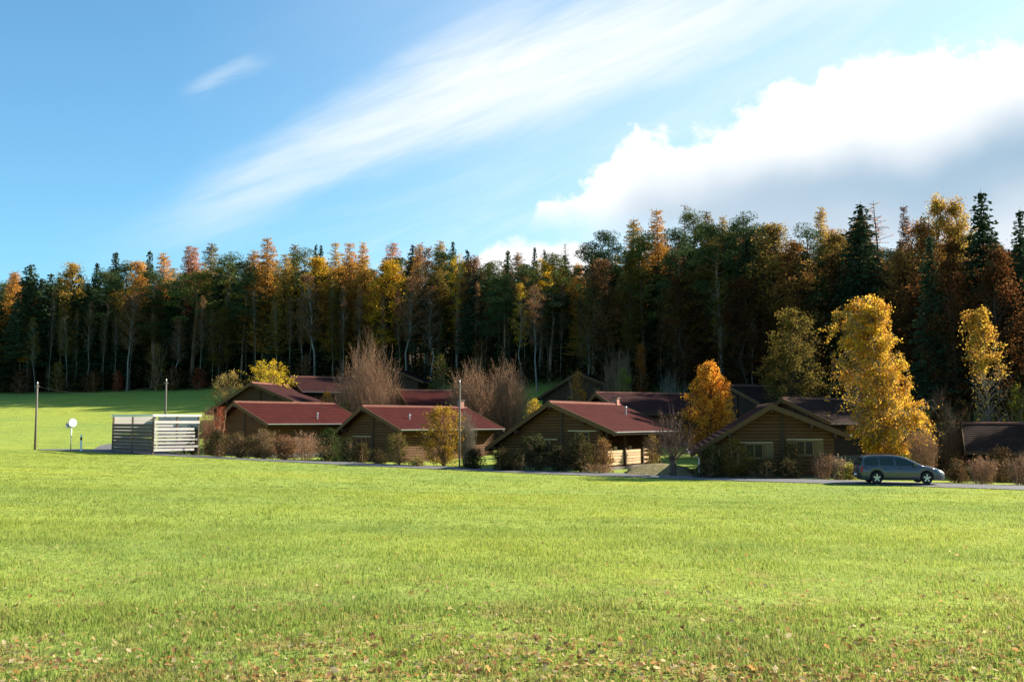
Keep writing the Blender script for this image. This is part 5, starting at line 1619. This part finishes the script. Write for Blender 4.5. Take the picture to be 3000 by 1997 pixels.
def leaf_mesh(rng, c, size):
    """lobed, curled fallen leaves: 7-point outline folded along the midrib"""
    n = len(c)
    out = np.array([[-0.5, 0, 0.0], [-0.28, 0.30, 0.10], [-0.05, 0.22, 0.06], [0.12, 0.42, 0.16], [0.22, 0.16, 0.04], [0.5, 0, 0.06],
                    [0.22, -0.16, 0.04], [0.12, -0.42, 0.16], [-0.05, -0.22, 0.06], [-0.28, -0.30, 0.10]])
    az = rng.uniform(0, 6.283, n); tx = rng.normal(0, 0.45, n); ty = rng.normal(0, 0.45, n)
    V = np.tile(out, (n, 1, 1)) * (np.asarray(size) * np.ones(n))[:, None, None]
    V[:, :, 2] *= rng.uniform(-0.6, 2.2, (n, 1))
    ca, sa = np.cos(tx)[:, None], np.sin(tx)[:, None]
    y = V[..., 1] * ca - V[..., 2] * sa; z = V[..., 1] * sa + V[..., 2] * ca
    ca, sa = np.cos(ty)[:, None], np.sin(ty)[:, None]
    x = V[..., 0] * ca + z * sa; z = -V[..., 0] * sa + z * ca
    ca, sa = np.cos(az)[:, None], np.sin(az)[:, None]
    X = x * ca - y * sa; Y = x * sa + y * ca
    W = np.stack([X, Y, z], -1) + c[:, None]
    i = np.arange(n)[:, None] * 10
    T = np.concatenate([i + np.array([t]) for t in ((0, 9, 8), (0, 2, 1), (0, 8, 2), (2, 8, 6), (2, 6, 4), (2, 4, 3), (8, 7, 6), (4, 6, 5))])
    return W.reshape(-1, 3), T
def leaf_material():
    t = NT('fallen_leaf')
    ge = t.n('ShaderNodeNewGeometry'); oi = t.n('ShaderNodeObjectInfo')
    c = t.ramp(ge.outputs['Random Per Island'], [(0.0, (0.24, 0.13, 0.055)), (0.3, (0.34, 0.20, 0.09)), (0.48, (0.42, 0.22, 0.07)), (0.62, (0.46, 0.33, 0.13)), (0.93, (0.52, 0.42, 0.25)), (1.0, (0.18, 0.10, 0.06))])
    d = t.n('ShaderNodeBsdfDiffuse'); t.l(c, d.inputs[0]); tr = t.n('ShaderNodeBsdfTranslucent'); t.l(c, tr.inputs[0])
    mx = t.n('ShaderNodeMixShader'); mx.inputs[0].default_value = 0.5
    t.l(d.outputs[0], mx.inputs[1]); t.l(tr.outputs[0], mx.inputs[2]); t.l(mx.outputs[0], t.out.inputs[0])
    return t.m
def fallen():
    rng = np.random.default_rng(21)
    pts = []
    for y0, y1, dens in ((4.2, 6.6, 420), (6.6, 7.4, 380), (7.4, 8.4, 200), (8.4, 10, 60), (10, 12, 14), (12, 18, 2.5), (18, 30, 0.3)):
        hw = 0.56 * y1 + 2
        n = int(dens * (y1 - y0) * 2 * hw)
        x = rng.uniform(-hw, hw, n); y = rng.uniform(y0, y1, n)
        cl = 0.5 + 0.5 * np.sin(x * 1.1 + np.sin(y * 1.7) * 1.3 + 0.6) * np.sin(y * 1.9 + x * 0.5)
        k = rng.random(n) < 0.25 + 0.75 * cl
        pts.append(np.stack([x[k], y[k]], 1))
    p = np.concatenate(pts)
    z = gz(p[:, 0], p[:, 1]) + rng.uniform(0.015, 0.06, len(p))
    V, T = leaf_mesh(rng, np.column_stack([p, z]), rng.uniform(0.028, 0.066, len(p)))
    m = leaf_material()
    o = obj('fallen_leaves', np_mesh('fallen_leaves', V, None, T), m)
    tag(o, 'brown and orange fallen leaves scattered through the near grass', 'leaves', kind='stuff')
fallen()
